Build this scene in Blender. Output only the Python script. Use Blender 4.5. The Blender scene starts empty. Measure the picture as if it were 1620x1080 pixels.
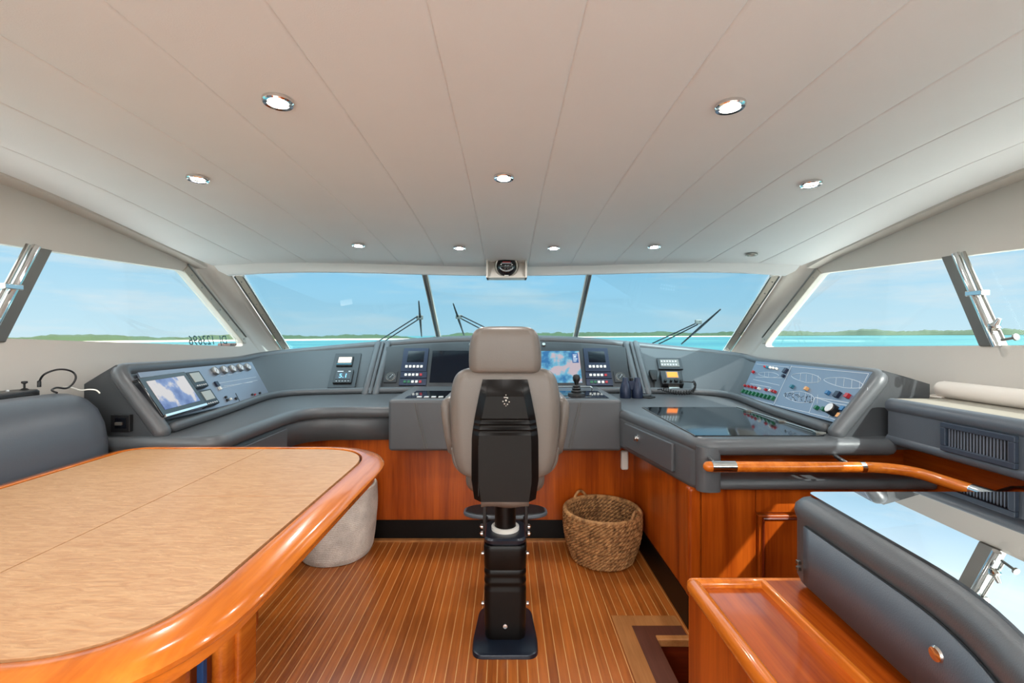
import bpy, bmesh, math, random
from mathutils import Vector, Matrix, noise
random.seed(4)
SC = bpy.context.scene
COL = SC.collection
V = Vector
PI = math.pi
CAM = V((0, 0, 1.4)); FPX = 720.0; VX, VY = 802.0, 530.0
WL = {}
XF = [0]

# ------------------------------------------------------------------ materials
def rgb(r, g, b):
    f = lambda c: (c / 255 / 12.92) if c / 255 <= 0.04045 else ((c / 255 + 0.055) / 1.055) ** 2.4
    return (f(r), f(g), f(b), 1)

def new_mat(name):
    m = bpy.data.materials.new(name); m.use_nodes = True
    nt = m.node_tree
    return m, nt, nt.nodes['Principled BSDF'], nt.nodes['Material Output']

def simple(name, col, rough=0.5, metal=0.0, spec=0.5, coat=0.0, bump=0.0, bscale=200, var=0.0, vscale=3.0, emit=0.0):
    m, nt, b, out = new_mat(name)
    b.inputs['Base Color'].default_value = col
    b.inputs['Roughness'].default_value = rough
    b.inputs['Metallic'].default_value = metal
    b.inputs['Specular IOR Level'].default_value = spec
    b.inputs['Coat Weight'].default_value = coat
    b.inputs['Coat Roughness'].default_value = 0.08
    tc = nt.nodes.new('ShaderNodeTexCoord')
    if emit:
        b.inputs['Emission Color'].default_value = col; b.inputs['Emission Strength'].default_value = emit
    if var:
        n = nt.nodes.new('ShaderNodeTexNoise'); n.inputs['Scale'].default_value = vscale; n.inputs['Detail'].default_value = 4
        nt.links.new(tc.outputs['Object'], n.inputs['Vector'])
        mx = nt.nodes.new('ShaderNodeMix'); mx.data_type = 'RGBA'
        mx.inputs[6].default_value = [c * (1 - var) for c in col[:3]] + [1]
        mx.inputs[7].default_value = [min(1, c * (1 + var)) for c in col[:3]] + [1]
        nt.links.new(n.outputs['Fac'], mx.inputs[0]); nt.links.new(mx.outputs[2], b.inputs['Base Color'])
    if bump:
        n = nt.nodes.new('ShaderNodeTexNoise'); n.inputs['Scale'].default_value = bscale; n.inputs['Detail'].default_value = 3
        nt.links.new(tc.outputs['Object'], n.inputs['Vector'])
        bp = nt.nodes.new('ShaderNodeBump'); bp.inputs['Strength'].default_value = bump; bp.inputs['Distance'].default_value = 0.002
        nt.links.new(n.outputs['Fac'], bp.inputs['Height']); nt.links.new(bp.outputs['Normal'], b.inputs['Normal'])
    return m

def wood(name, c1, c2, axis=2, scale=14, stretch=0.06, rough=0.3, coat=0.3, bump=0.0):
    m, nt, b, out = new_mat(name)
    tc = nt.nodes.new('ShaderNodeTexCoord'); mp = nt.nodes.new('ShaderNodeMapping')
    s = [1, 1, 1]; s[axis] = stretch; mp.inputs['Scale'].default_value = s
    nt.links.new(tc.outputs['Object'], mp.inputs['Vector'])
    n = nt.nodes.new('ShaderNodeTexNoise'); n.inputs['Scale'].default_value = scale; n.inputs['Detail'].default_value = 6; n.inputs['Roughness'].default_value = 0.62
    n.inputs['Distortion'].default_value = 0.3
    n2 = nt.nodes.new('ShaderNodeTexNoise'); n2.inputs['Scale'].default_value = scale * 9; n2.inputs['Detail'].default_value = 3
    nt.links.new(mp.outputs['Vector'], n.inputs['Vector']); nt.links.new(mp.outputs['Vector'], n2.inputs['Vector'])
    ma = nt.nodes.new('ShaderNodeMath'); ma.operation = 'MULTIPLY_ADD'; ma.inputs[1].default_value = 0.25
    nt.links.new(n2.outputs['Fac'], ma.inputs[0]); nt.links.new(n.outputs['Fac'], ma.inputs[2])
    r = nt.nodes.new('ShaderNodeValToRGB'); r.color_ramp.elements[0].position = 0.42; r.color_ramp.elements[1].position = 0.80
    r.color_ramp.elements[0].color = c1; r.color_ramp.elements[1].color = c2
    nt.links.new(ma.outputs[0], r.inputs[0]); nt.links.new(r.outputs[0], b.inputs['Base Color'])
    b.inputs['Roughness'].default_value = rough; b.inputs['Coat Weight'].default_value = coat; b.inputs['Coat Roughness'].default_value = 0.06; b.inputs['Specular IOR Level'].default_value = 0.3
    if bump:
        bp = nt.nodes.new('ShaderNodeBump'); bp.inputs['Strength'].default_value = bump; bp.inputs['Distance'].default_value = 0.003
        nt.links.new(ma.outputs[0], bp.inputs['Height']); nt.links.new(bp.outputs['Normal'], b.inputs['Normal'])
    return m

def floor_mat():
    m, nt, b, out = new_mat('teak_and_holly')
    tc = nt.nodes.new('ShaderNodeTexCoord'); sx = nt.nodes.new('ShaderNodeSeparateXYZ')
    nt.links.new(tc.outputs['Object'], sx.inputs[0])
    def M(op, a, bv=None, c=None):
        n = nt.nodes.new('ShaderNodeMath'); n.operation = op
        for i, x in enumerate((a, bv, c)):
            if x is None: continue
            if isinstance(x, (int, float)): n.inputs[i].default_value = x
            else: nt.links.new(x, n.inputs[i])
        return n.outputs[0]
    k = M('DIVIDE', sx.outputs[0], 0.0425)
    fr = M('FRACT', k); fl = M('FLOOR', k)
    line = M('LESS_THAN', fr, 0.085)
    wn = nt.nodes.new('ShaderNodeTexWhiteNoise'); wn.noise_dimensions = '1D'; nt.links.new(fl, wn.inputs['W'])
    mp = nt.nodes.new('ShaderNodeMapping'); mp.inputs['Scale'].default_value = (1, 0.05, 1)
    nt.links.new(tc.outputs['Object'], mp.inputs['Vector'])
    n = nt.nodes.new('ShaderNodeTexNoise'); n.inputs['Scale'].default_value = 60; n.inputs['Detail'].default_value = 5
    nt.links.new(mp.outputs[0], n.inputs['Vector'])
    f = M('MULTIPLY_ADD', wn.outputs['Value'], 0.3, M('MULTIPLY', n.outputs['Fac'], 0.8))
    r = nt.nodes.new('ShaderNodeValToRGB')
    r.color_ramp.elements[0].position = 0.25; r.color_ramp.elements[1].position = 0.9
    r.color_ramp.elements[0].color = rgb(134, 68, 22); r.color_ramp.elements[1].color = rgb(198, 112, 46)
    nt.links.new(f, r.inputs[0])
    mx = nt.nodes.new('ShaderNodeMix'); mx.data_type = 'RGBA'; mx.inputs[7].default_value = rgb(208, 156, 98)
    nt.links.new(line, mx.inputs[0]); nt.links.new(r.outputs[0], mx.inputs[6]); nt.links.new(mx.outputs[2], b.inputs['Base Color'])
    b.inputs['Roughness'].default_value = 0.28; b.inputs['Coat Weight'].default_value = 0.2; b.inputs['Coat Roughness'].default_value = 0.12
    return m

def glass_mat(name, tint, gloss=0.06, rough=0.0, ior=1.3):
    m, nt, b, out = new_mat(name); nt.nodes.remove(b)
    t = nt.nodes.new('ShaderNodeBsdfTransparent'); t.inputs[0].default_value = tint
    g = nt.nodes.new('ShaderNodeBsdfGlossy'); g.inputs['Roughness'].default_value = rough
    fz = nt.nodes.new('ShaderNodeFresnel'); fz.inputs['IOR'].default_value = ior
    mu = nt.nodes.new('ShaderNodeMath'); mu.operation = 'MULTIPLY'; mu.inputs[1].default_value = gloss * 10; mu.use_clamp = True
    nt.links.new(fz.outputs[0], mu.inputs[0])
    mx = nt.nodes.new('ShaderNodeMixShader')
    nt.links.new(mu.outputs[0], mx.inputs[0]); nt.links.new(t.outputs[0], mx.inputs[1]); nt.links.new(g.outputs[0], mx.inputs[2])
    nt.links.new(mx.outputs[0], out.inputs['Surface'])
    return m

def weave_mat(name, c1, c2, sv=150, su=26, bump=1.0):
    """basket weave in cylinder coordinates of the object"""
    m, nt, b, out = new_mat(name)
    tc = nt.nodes.new('ShaderNodeTexCoord'); sx = nt.nodes.new('ShaderNodeSeparateXYZ'); nt.links.new(tc.outputs['Object'], sx.inputs[0])
    at = nt.nodes.new('ShaderNodeMath'); at.operation = 'ARCTAN2'
    nt.links.new(sx.outputs[1], at.inputs[0]); nt.links.new(sx.outputs[0], at.inputs[1])
    cb = nt.nodes.new('ShaderNodeCombineXYZ')
    def mul(o, k):
        q = nt.nodes.new('ShaderNodeMath'); q.operation = 'MULTIPLY'; q.inputs[1].default_value = k; nt.links.new(o, q.inputs[0]); return q.outputs[0]
    nt.links.new(mul(at.outputs[0], su), cb.inputs[0]); nt.links.new(mul(sx.outputs[2], sv), cb.inputs[1])
    v = nt.nodes.new('ShaderNodeTexVoronoi'); v.inputs['Scale'].default_value = 1.0; nt.links.new(cb.outputs[0], v.inputs['Vector'])
    r = nt.nodes.new('ShaderNodeValToRGB'); r.color_ramp.elements[0].position = 0.15; r.color_ramp.elements[1].position = 0.8
    r.color_ramp.elements[0].color = c2; r.color_ramp.elements[1].color = c1
    nt.links.new(v.outputs['Distance'], r.inputs[0])
    n = nt.nodes.new('ShaderNodeTexNoise'); n.inputs['Scale'].default_value = 9; nt.links.new(tc.outputs['Object'], n.inputs['Vector'])
    mx = nt.nodes.new('ShaderNodeMix'); mx.data_type = 'RGBA'; mx.blend_type = 'MULTIPLY'; mx.inputs[0].default_value = 0.5
    nt.links.new(r.outputs[0], mx.inputs[6]); nt.links.new(n.outputs['Color'], mx.inputs[7])
    cr = nt.nodes.new('ShaderNodeValToRGB'); cr.color_ramp.elements[0].color = (.35, .35, .35, 1); cr.color_ramp.elements[0].position = .3; cr.color_ramp.elements[1].position = .7
    nt.links.new(n.outputs['Fac'], cr.inputs[0]); nt.links.new(cr.outputs[0], mx.inputs[7])
    nt.links.new(mx.outputs[2], b.inputs['Base Color']); b.inputs['Roughness'].default_value = 0.75
    bp = nt.nodes.new('ShaderNodeBump'); bp.inputs['Strength'].default_value = bump; bp.inputs['Distance'].default_value = 0.006; bp.invert = True
    nt.links.new(v.outputs['Distance'], bp.inputs['Height']); nt.links.new(bp.outputs['Normal'], b.inputs['Normal'])
    return m

def chart_mat(name, water, land, deep, scale, emit, thr=0.5):
    m, nt, b, out = new_mat(name)
    tc = nt.nodes.new('ShaderNodeTexCoord'); n = nt.nodes.new('ShaderNodeTexNoise')
    n.inputs['Scale'].default_value = scale; n.inputs['Detail'].default_value = 6
    nt.links.new(tc.outputs['Object'], n.inputs['Vector'])
    r = nt.nodes.new('ShaderNodeValToRGB'); e = r.color_ramp.elements
    e[0].position = thr - .12; e[0].color = deep; e[1].position = thr + .06; e[1].color = land
    w = e.new(thr); w.color = water
    nt.links.new(n.outputs['Fac'], r.inputs[0])
    b.inputs['Base Color'].default_value = (.01, .01, .012, 1); nt.links.new(r.outputs[0], b.inputs['Emission Color'])
    b.inputs['Emission Strength'].default_value = emit; b.inputs['Roughness'].default_value = 0.15
    return m

def cloth_wood():
    m, nt, b, out = new_mat('quilted_veneer')
    tc = nt.nodes.new('ShaderNodeTexCoord'); mp = nt.nodes.new('ShaderNodeMapping'); mp.inputs['Scale'].default_value = (0.35, 1.6, 1)
    mp.inputs['Rotation'].default_value = (0, 0, 0.25)
    nt.links.new(tc.outputs['Object'], mp.inputs[0])
    n = nt.nodes.new('ShaderNodeTexNoise'); n.inputs['Scale'].default_value = 60; n.inputs['Detail'].default_value = 6; n.inputs['Distortion'].default_value = 0.8
    nt.links.new(mp.outputs[0], n.inputs['Vector'])
    r = nt.nodes.new('ShaderNodeValToRGB'); r.color_ramp.elements[0].position = 0.3; r.color_ramp.elements[1].position = 0.72
    r.color_ramp.elements[0].color = rgb(180, 132, 90); r.color_ramp.elements[1].color = rgb(204, 160, 116)
    nt.links.new(n.outputs['Fac'], r.inputs[0]); nt.links.new(r.outputs[0], b.inputs['Base Color'])
    b.inputs['Roughness'].default_value = 0.42
    bp = nt.nodes.new('ShaderNodeBump'); bp.inputs['Strength'].default_value = 0.5; bp.inputs['Distance'].default_value = 0.003
    nt.links.new(n.outputs['Fac'], bp.inputs['Height']); nt.links.new(bp.outputs['Normal'], b.inputs['Normal'])
    return m

CHERRY = rgb(124, 44, 6); CHERRY2 = rgb(188, 88, 20)
M = dict(
    ceiling=simple('cream_headliner', rgb(232, 234, 234), 0.75, bump=0.25, bscale=260, var=0.02, vscale=5),
    wall=simple('cream_wall_lining', rgb(203, 197, 189), 0.7, bump=0.15, bscale=200),
    seam=simple('ceiling_seam', rgb(120, 114, 106), 0.8),
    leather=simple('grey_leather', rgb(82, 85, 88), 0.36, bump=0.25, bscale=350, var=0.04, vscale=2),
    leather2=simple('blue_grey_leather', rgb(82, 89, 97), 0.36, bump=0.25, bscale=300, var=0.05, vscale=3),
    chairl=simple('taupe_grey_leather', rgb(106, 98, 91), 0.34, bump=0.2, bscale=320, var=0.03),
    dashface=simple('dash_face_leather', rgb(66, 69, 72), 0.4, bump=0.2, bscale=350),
    black=simple('satin_black', rgb(24, 24, 26), 0.35),
    shell=simple('black_metal_shell', rgb(15, 13, 12), 0.34, spec=0.22),
    bluedark=simple('navy_anodised', rgb(28, 38, 60), 0.35, metal=0.3),
    basem=simple('base_plate_navy', rgb(20, 28, 42), 0.3, metal=0.2, spec=0.6),
    blackgloss=simple('black_gloss', rgb(14, 16, 22), 0.06, spec=0.6),
    panelblack=simple('black_panel', rgb(34, 36, 40), 0.35),
    panel=simple('blue_grey_panel', rgb(112, 128, 148), 0.32, metal=0.25),
    panell=simple('slate_panel', rgb(134, 142, 156), 0.3, metal=0.35, var=0.05, vscale=6),
    chrome=simple('chrome', rgb(225, 225, 225), 0.08, metal=1),
    steel=simple('brushed_steel', rgb(168, 166, 160), 0.3, metal=1),
    alu=simple('grey_aluminium', rgb(118, 114, 108), 0.4, metal=0.6, var=0.1, vscale=8),
    framew=simple('off_white_frame', rgb(184, 176, 163), 0.4, metal=0.1),
    white=simple('white_plastic', rgb(232, 228, 220), 0.4),
    red=simple('red_plastic', rgb(170, 36, 44), 0.35), green=simple('green_plastic', rgb(14, 98, 62), 0.35),
    teal=simple('teal_plastic', rgb(40, 110, 130), 0.35), blue=simple('blue_plastic', rgb(50, 110, 160), 0.35),
    orange=simple('orange_plastic', rgb(225, 165, 105), 0.35),
    bluefab=simple('blue_cover', rgb(18, 66, 120), 0.6),
    rubber=simple('black_rubber', rgb(16, 16, 17), 0.5), toe=simple('black_toe_kick', rgb(12, 10, 9), 0.4, spec=.2),
    ink=simple('white_ink', rgb(215, 220, 226), 0.5),
    dial=simple('white_dial', rgb(214, 216, 218), 0.4), darkdial=simple('dark_dial', rgb(38, 44, 46), 0.35),
    screenoff=simple('dark_screen', rgb(10, 14, 24), 0.1),
    lcdo=simple('orange_lcd', rgb(255, 130, 30), 0.4, emit=1.0), lcdw=simple('white_lcd', rgb(245, 225, 205), 0.3, emit=0.7),
    lcdg=simple('grey_lcd', rgb(170, 172, 165), 0.3), lcdb=simple('lcd_blue_digit', rgb(110, 190, 255), 0.4, emit=1.2),
    cherry_v=wood('cherry_vertical', CHERRY, CHERRY2, 2, 12, 0.05, 0.28, 0.12),
    cherry_x=wood('cherry_along', CHERRY, CHERRY2, 0, 12, 0.05, 0.2, 0.3),
    cherry_y=wood('cherry_aft', CHERRY, CHERRY2, 1, 12, 0.05, 0.2, 0.3),
    rim=wood('table_rim_varnish', rgb(168, 78, 12), rgb(222, 126, 40), 1, 10, 0.08, 0.2, 0.5),
    brown=wood('dark_sill_wood', rgb(70, 38, 28), rgb(98, 58, 44), 1, 14, 0.06, 0.35, 0.2),
    redwood=wood('step_riser_wood', rgb(86, 28, 12), rgb(120, 44, 18), 0, 14, 0.06, 0.3, 0.3),
    tan=wood('tan_border_wood', rgb(156, 100, 54), rgb(186, 128, 76), 1, 20, 0.06, 0.3, 0.3),
    veneer=cloth_wood(), floor=floor_mat(),
    wicker=wood('water_hyacinth', rgb(84, 50, 24), rgb(206, 154, 100), 2, 34, .6, .7, 0),
    wickin=weave_mat('inner_weave', rgb(110, 74, 44), rgb(150, 108, 70), 70, 16, 1.0),
    rope=weave_mat('white_rope_weave', rgb(226, 218, 206), rgb(244, 240, 232), 260, 30, 0.4),
    wglass=glass_mat('windscreen_glass', (0.80, 0.94, 0.98, 1), 0.012),
    sglass=glass_mat('side_window_glass', (0.96, 1.0, 1.0, 1), 0.012),
    tableglass=glass_mat('table_glass', (0.80, 0.86, 0.86, 1), 0.55, ior=1.6),
    chart=chart_mat('chart_screen', rgb(110, 178, 205), rgb(190, 176, 184), rgb(40, 110, 165), 9, 0.95, 0.48),
    chart2=chart_mat('radar_screen', rgb(120, 140, 190), rgb(214, 206, 204), rgb(80, 100, 160), 8, 0.8, 0.5),
    roll=simple('cream_vinyl_roll', rgb(226, 216, 206), 0.55, bump=0.1),
    lamp=simple('lamp_lens', (1, 0.96, 0.9, 1), 0.4, emit=14.0),
    ocean=None,
)

# ------------------------------------------------------------------ builder
class Fr:
    def __init__(s, o, u, v):
        s.o = V(o); s.u = V(u).normalized(); n = s.u.cross(V(v)).normalized(); s.n = n; s.v = n.cross(s.u).normalized()
    def pt(s, a, b, c=0): return s.o + s.u * a + s.v * b + s.n * c
    def hit(s, px, py, off=0.0):
        d = V(((px - VX) / FPX, 1, -(py - VY) / FPX))
        t = ((s.o + s.n * off) - CAM).dot(s.n) / d.dot(s.n)
        p = CAM + d * t - s.o
        return p.dot(s.u), p.dot(s.v)
    def rect(s, pts, off=0.0):
        h = [s.hit(*p, off) for p in pts]
        A = sorted(x[0] for x in h); B = sorted(x[1] for x in h)
        return (A[0] + A[1]) / 2, (A[2] + A[3]) / 2, (B[0] + B[1]) / 2, (B[2] + B[3]) / 2
    def rect2(s, x0, y0, x1, y1, off=0.0): return s.rect([(x0, y0), (x1, y0), (x1, y1), (x0, y1)], off)
WORLD = Fr((0, 0, 0), (1, 0, 0), (0, 1, 0))

def sc(p): return CAM + (V(p) - CAM) * XF[0] if XF[0] else V(p)
def P(px, py, d): return V(((px - VX) / FPX * d, d, 1.4 - (py - VY) / FPX * d))

class MB:
    def __init__(s): s.b = bmesh.new()
    def face(s, pts):
        vs = [s.b.verts.new(p) for p in pts]
        return s.b.faces.new(vs)
    def prism(s, pts, vec):
        vec = V(vec); a = [s.b.verts.new(V(p)) for p in pts]; c = [s.b.verts.new(V(p) + vec) for p in pts]
        s.b.faces.new(a[::-1]); s.b.faces.new(c)
        n = len(a)
        for i in range(n): s.b.faces.new((a[i], a[(i + 1) % n], c[(i + 1) % n], c[i]))
        return s
    def box(s, a0, a1, b0, b1, c0, c1, fr=WORLD):
        return s.prism([fr.pt(a0, b0, c0), fr.pt(a1, b0, c0), fr.pt(a1, b1, c0), fr.pt(a0, b1, c0)], fr.n * (c1 - c0))
    def rings(s, rings, close=True, caps=True):
        vr = [[s.b.verts.new(p) for p in r] for r in rings]
        n = len(vr[0])
        for i in range(len(vr) - 1):
            for j in range(n if close else n - 1):
                k = (j + 1) % n
                s.b.faces.new((vr[i][j], vr[i][k], vr[i + 1][k], vr[i + 1][j]))
        if caps and close:
            s.b.faces.new(vr[0][::-1]); s.b.faces.new(vr[-1])
        return s
    def tube(s, path, r, n=10, closed=False, flat=None, dome=False):
        path = [V(p) for p in path]; N = len(path); rr = []
        up = V((0, 0, 1)); prev = None
        for i, p in enumerate(path):
            a = path[(i - 1) % N] if (i > 0 or closed) else p
            c = path[(i + 1) % N] if (i < N - 1 or closed) else p
            t = (c - a).normalized()
            if prev is None:
                ref = up if abs(t.dot(up)) < 0.95 else V((0, 1, 0))
                x = t.cross(ref).normalized()
            else:
                x = (prev - t * prev.dot(t)).normalized()
            prev = x; y = t.cross(x)
            ri = r[i] if isinstance(r, (list, tuple)) else r
            rr.append([p + (x * math.cos(q) + y * math.sin(q)) * ri for q in [2 * PI * k / n for k in range(n)]])
        if dome and not closed:
            def cap(ring, p, t, ri):
                out = []
                for f in (0.3, 0.6, 0.85):
                    out.append([p + t * ri * math.sin(f * PI / 2) + (q - p) * math.cos(f * PI / 2) for q in ring])
                return out
            r0 = r[0] if isinstance(r, (list, tuple)) else r; r1 = r[-1] if isinstance(r, (list, tuple)) else r
            t0 = (path[0] - path[1]).normalized(); t1 = (path[-1] - path[-2]).normalized()
            rr = cap(rr[0], path[0], t0, r0)[::-1] + rr + cap(rr[-1], path[-1], t1, r1)
        if closed: rr.append(rr[0]); s.rings(rr, caps=False); bmesh.ops.remove_doubles(s.b, verts=s.b.verts, dist=1e-6)
        else: s.rings(rr)
        return s
    def lathe(s, prof, c=(0, 0, 0), axis=(0, 0, 1), n=32, caps=True):
        z = V(axis).normalized(); ref = V((1, 0, 0)) if abs(z.x) < 0.9 else V((0, 1, 0))
        x = (ref - z * ref.dot(z)).normalized(); y = z.cross(x); c = V(c)
        rr = [[c + z * h + (x * math.cos(2 * PI * k / n) + y * math.sin(2 * PI * k / n)) * max(r, 1e-4) for k in range(n)] for r, h in prof]
        return s.rings(rr, caps=caps)
    def build(s, name, mat, parent=None, bevel=0, seg=3, smooth=True, subsurf=0, loc=None, solid=0, angle=35):
        bmesh.ops.recalc_face_normals(s.b, faces=s.b.faces)
        off = V((0, 0, 0))
        if XF[0]:
            for v in s.b.verts: v.co = sc(v.co)
        if parent is not None: off = WL[parent.name]
        elif loc == 'auto':
            vs = [v.co for v in s.b.verts]
            off = V((sum(v.x for v in vs) / len(vs), sum(v.y for v in vs) / len(vs), min(v.z for v in vs)))
        elif loc is not None: off = sc(loc)
        for v in s.b.verts: v.co -= off
        me = bpy.data.meshes.new(name); s.b.to_mesh(me); s.b.free()
        o = bpy.data.objects.new(name, me); COL.objects.link(o)
        me.materials.append(mat)
        if smooth:
            for p in me.polygons: p.use_smooth = True
            try: me.set_sharp_from_angle(angle=math.radians(angle))
            except Exception: pass
        if parent is not None: o.parent = parent
        else: o.location = off
        WL[o.name] = V(off)
        if solid:
            md = o.modifiers.new('s', 'SOLIDIFY'); md.thickness = solid; md.offset = 1
        if bevel:
            md = o.modifiers.new('b', 'BEVEL'); md.width = bevel; md.segments = seg; md.limit_method = 'ANGLE'; md.angle_limit = math.radians(30)
            md.harden_normals = True
        if subsurf:
            md = o.modifiers.new('u', 'SUBSURF'); md.levels = subsurf; md.render_levels = subsurf
        return o

def thing(name, label, cat, loc=(0, 0, 0), group=None):
    o = bpy.data.objects.new(name, None); loc = sc(loc); COL.objects.link(o); o.location = loc; o.empty_display_size = 0.05
    o['label'] = label; o['category'] = cat
    if group: o['group'] = group
    WL[o.name] = V(loc); return o
def tag(o, label, cat, group=None):
    o['label'] = label; o['category'] = cat
    if group: o['group'] = group
    return o
def struct(o): o['kind'] = 'structure'; return o
def box(name, mat, parent, a0, a1, b0, b1, c0, c1, fr=WORLD, bevel=0.0, **k):
    return MB().box(a0, a1, b0, b1, c0, c1, fr).build(name, mat, parent, bevel=bevel, **k)
def copy_thing(root):
    r = root.copy(); COL.objects.link(r)
    for ch in root.children:
        c = ch.copy(); COL.objects.link(c); c.parent = r
        for g in ch.children:
            d = g.copy(); COL.objects.link(d); d.parent = c
    return r

def rrect(hw, hd, r, n=6, e=None):
    """rounded rectangle ring, 2D"""
    pts = []
    for cx, cy, a0 in ((hw - r, hd - r, 0), (-hw + r, hd - r, 90), (-hw + r, -hd + r, 180), (hw - r, -hd + r, 270)):
        for k in range(n + 1):
            a = math.radians(a0 + 90 * k / n); pts.append((cx + r * math.cos(a), cy + r * math.sin(a)))
    return pts
def fillet(pts, r, n=6, closed=True):
    """round the corners of a polyline; r scalar or per-vertex list"""
    out = []; N = len(pts)
    for i, p in enumerate(pts):
        p = V(p); ri = r[i] if isinstance(r, (list, tuple)) else r
        if ri <= 0 or (not closed and i in (0, N - 1)): out.append(p); continue
        a = V(pts[i - 1]); c = V(pts[(i + 1) % N])
        d1 = (a - p); d2 = (c - p); l = min(ri, d1.length * .49, d2.length * .49)
        s, e = p + d1.normalized() * l, p + d2.normalized() * l
        for k in range(n + 1):
            t = k / n; out.append(s * (1 - t) ** 2 + p * 2 * t * (1 - t) + e * t * t)
    return out
def smoothpath(pts, n=6):
    """Catmull-Rom"""
    pts = [V(p) for p in pts]; out = []
    for i in range(len(pts) - 1):
        p0 = pts[max(i - 1, 0)]; p1 = pts[i]; p2 = pts[i + 1]; p3 = pts[min(i + 2, len(pts) - 1)]
        for k in range(n):
            t = k / n
            out.append(0.5 * ((2 * p1) + (p2 - p0) * t + (2 * p0 - 5 * p1 + 4 * p2 - p3) * t * t + (3 * p1 - p0 - 3 * p2 + p3) * t ** 3))
    out.append(pts[-1]); return out
def text_mesh(name, body, size, fr, a, b, c, mat, parent=None, mirror=False, shear=0, extr=0.0005, loc=None):
    cu = bpy.data.curves.new('t', 'FONT'); cu.body = body; cu.size = size; cu.extrude = extr; cu.align_x = 'CENTER'; cu.align_y = 'CENTER'; cu.shear = shear
    o = bpy.data.objects.new('t', cu); COL.objects.link(o)
    dg = bpy.context.evaluated_depsgraph_get(); me = bpy.data.meshes.new_from_object(o.evaluated_get(dg))
    bpy.data.objects.remove(o); m = MB(); m.b.from_mesh(me); bpy.data.meshes.remove(me)
    for v in m.b.verts:
        x, y, z = v.co; v.co = fr.pt(a + (-x if mirror else x), b + y, c + z)
    return m.build(name, mat, parent, smooth=False, loc=loc)

# ================================================================== SETTING
WX = 2.15
AFT = -2.6
def cz(x, y):
    t = max(0, min(1, (y - 1.6) / 1.6)); t = t * t * (3 - 2 * t)
    q = max(0, y - 1.2) / 2.3
    return 2.082 - 0.125 * q * q - 0.0055 * x ** 4 * t
def yf(x): return 3.62 - 0.1 * x * x
EDGE = 2.07
SEAMS = [-EDGE, -1.815, -1.485, -1.155, -.825, -.495, -.165, .165, .495, .825, 1.155, 1.485, 1.815, EDGE]
# ceiling as soft panels: every panel a slightly pillowed strip, a groove at each seam
mb = MB()
ts = [AFT + (1.0 - AFT) * k / 6 for k in range(6)]
NY = 26
for i in range(len(SEAMS) - 1):
    x0, x1 = SEAMS[i], SEAMS[i + 1]; rows = []
    xs = [x0, x0 + .003, x0 + .01, x0 + .06, (x0 + x1) / 2, x1 - .06, x1 - .01, x1 - .003, x1]
    dz = [.005, .0008, 0, 0, -.002, 0, 0, .0008, .005]
    def row(fy): return [V((x, fy(x), cz(x, fy(x)) + d)) for x, d in zip(xs, dz)]
    for t in ts: rows.append(row(lambda x, t=t: t))
    for k in range(NY + 1):
        f = k / NY; rows.append(row(lambda x, f=f: 1.0 + (yf(x) - 1.0) * f))
    mb.rings(rows, close=False, caps=False)
ceiling = struct(mb.build('ceiling', M['ceiling'], angle=60))
# outer side of the roof so no light leaks through the seams
mb = MB(); rows = []
for k in range(20):
    f = k / 19; rows.append([V((x, AFT + (yf(x) + .02 - AFT) * f, cz(x, AFT + (yf(x) - AFT) * f) + .05)) for x in [-2.2 + 4.4 * j / 16 for j in range(17)]])
mb.rings(rows, close=False, caps=False); struct(mb.build('ceiling_roof', M['wall'], solid=0.03))
# headliner front strip
mb = MB(); rows = []
HX = [-2.06 + 4.12 * k / 40 for k in range(41)]
for x in HX:
    y = yf(x); z = cz(x, y); k = abs(x) / 2.06
    rows.append([V((x, y, z + .012)), V((x, y + .004, z)), V((x * .99, y + .02, z - .035)), V((x * (1 - .035 * k), y + .03, z - .062)), V((x * (1 - .035 * k), y + .06, z - .066)), V((x * .96, y + .1, z - .02)), V((x * .96, y + .1, z + .05))])
mb.rings(rows, close=False, caps=False); struct(mb.build('trim_1', M['ceiling']))

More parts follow.
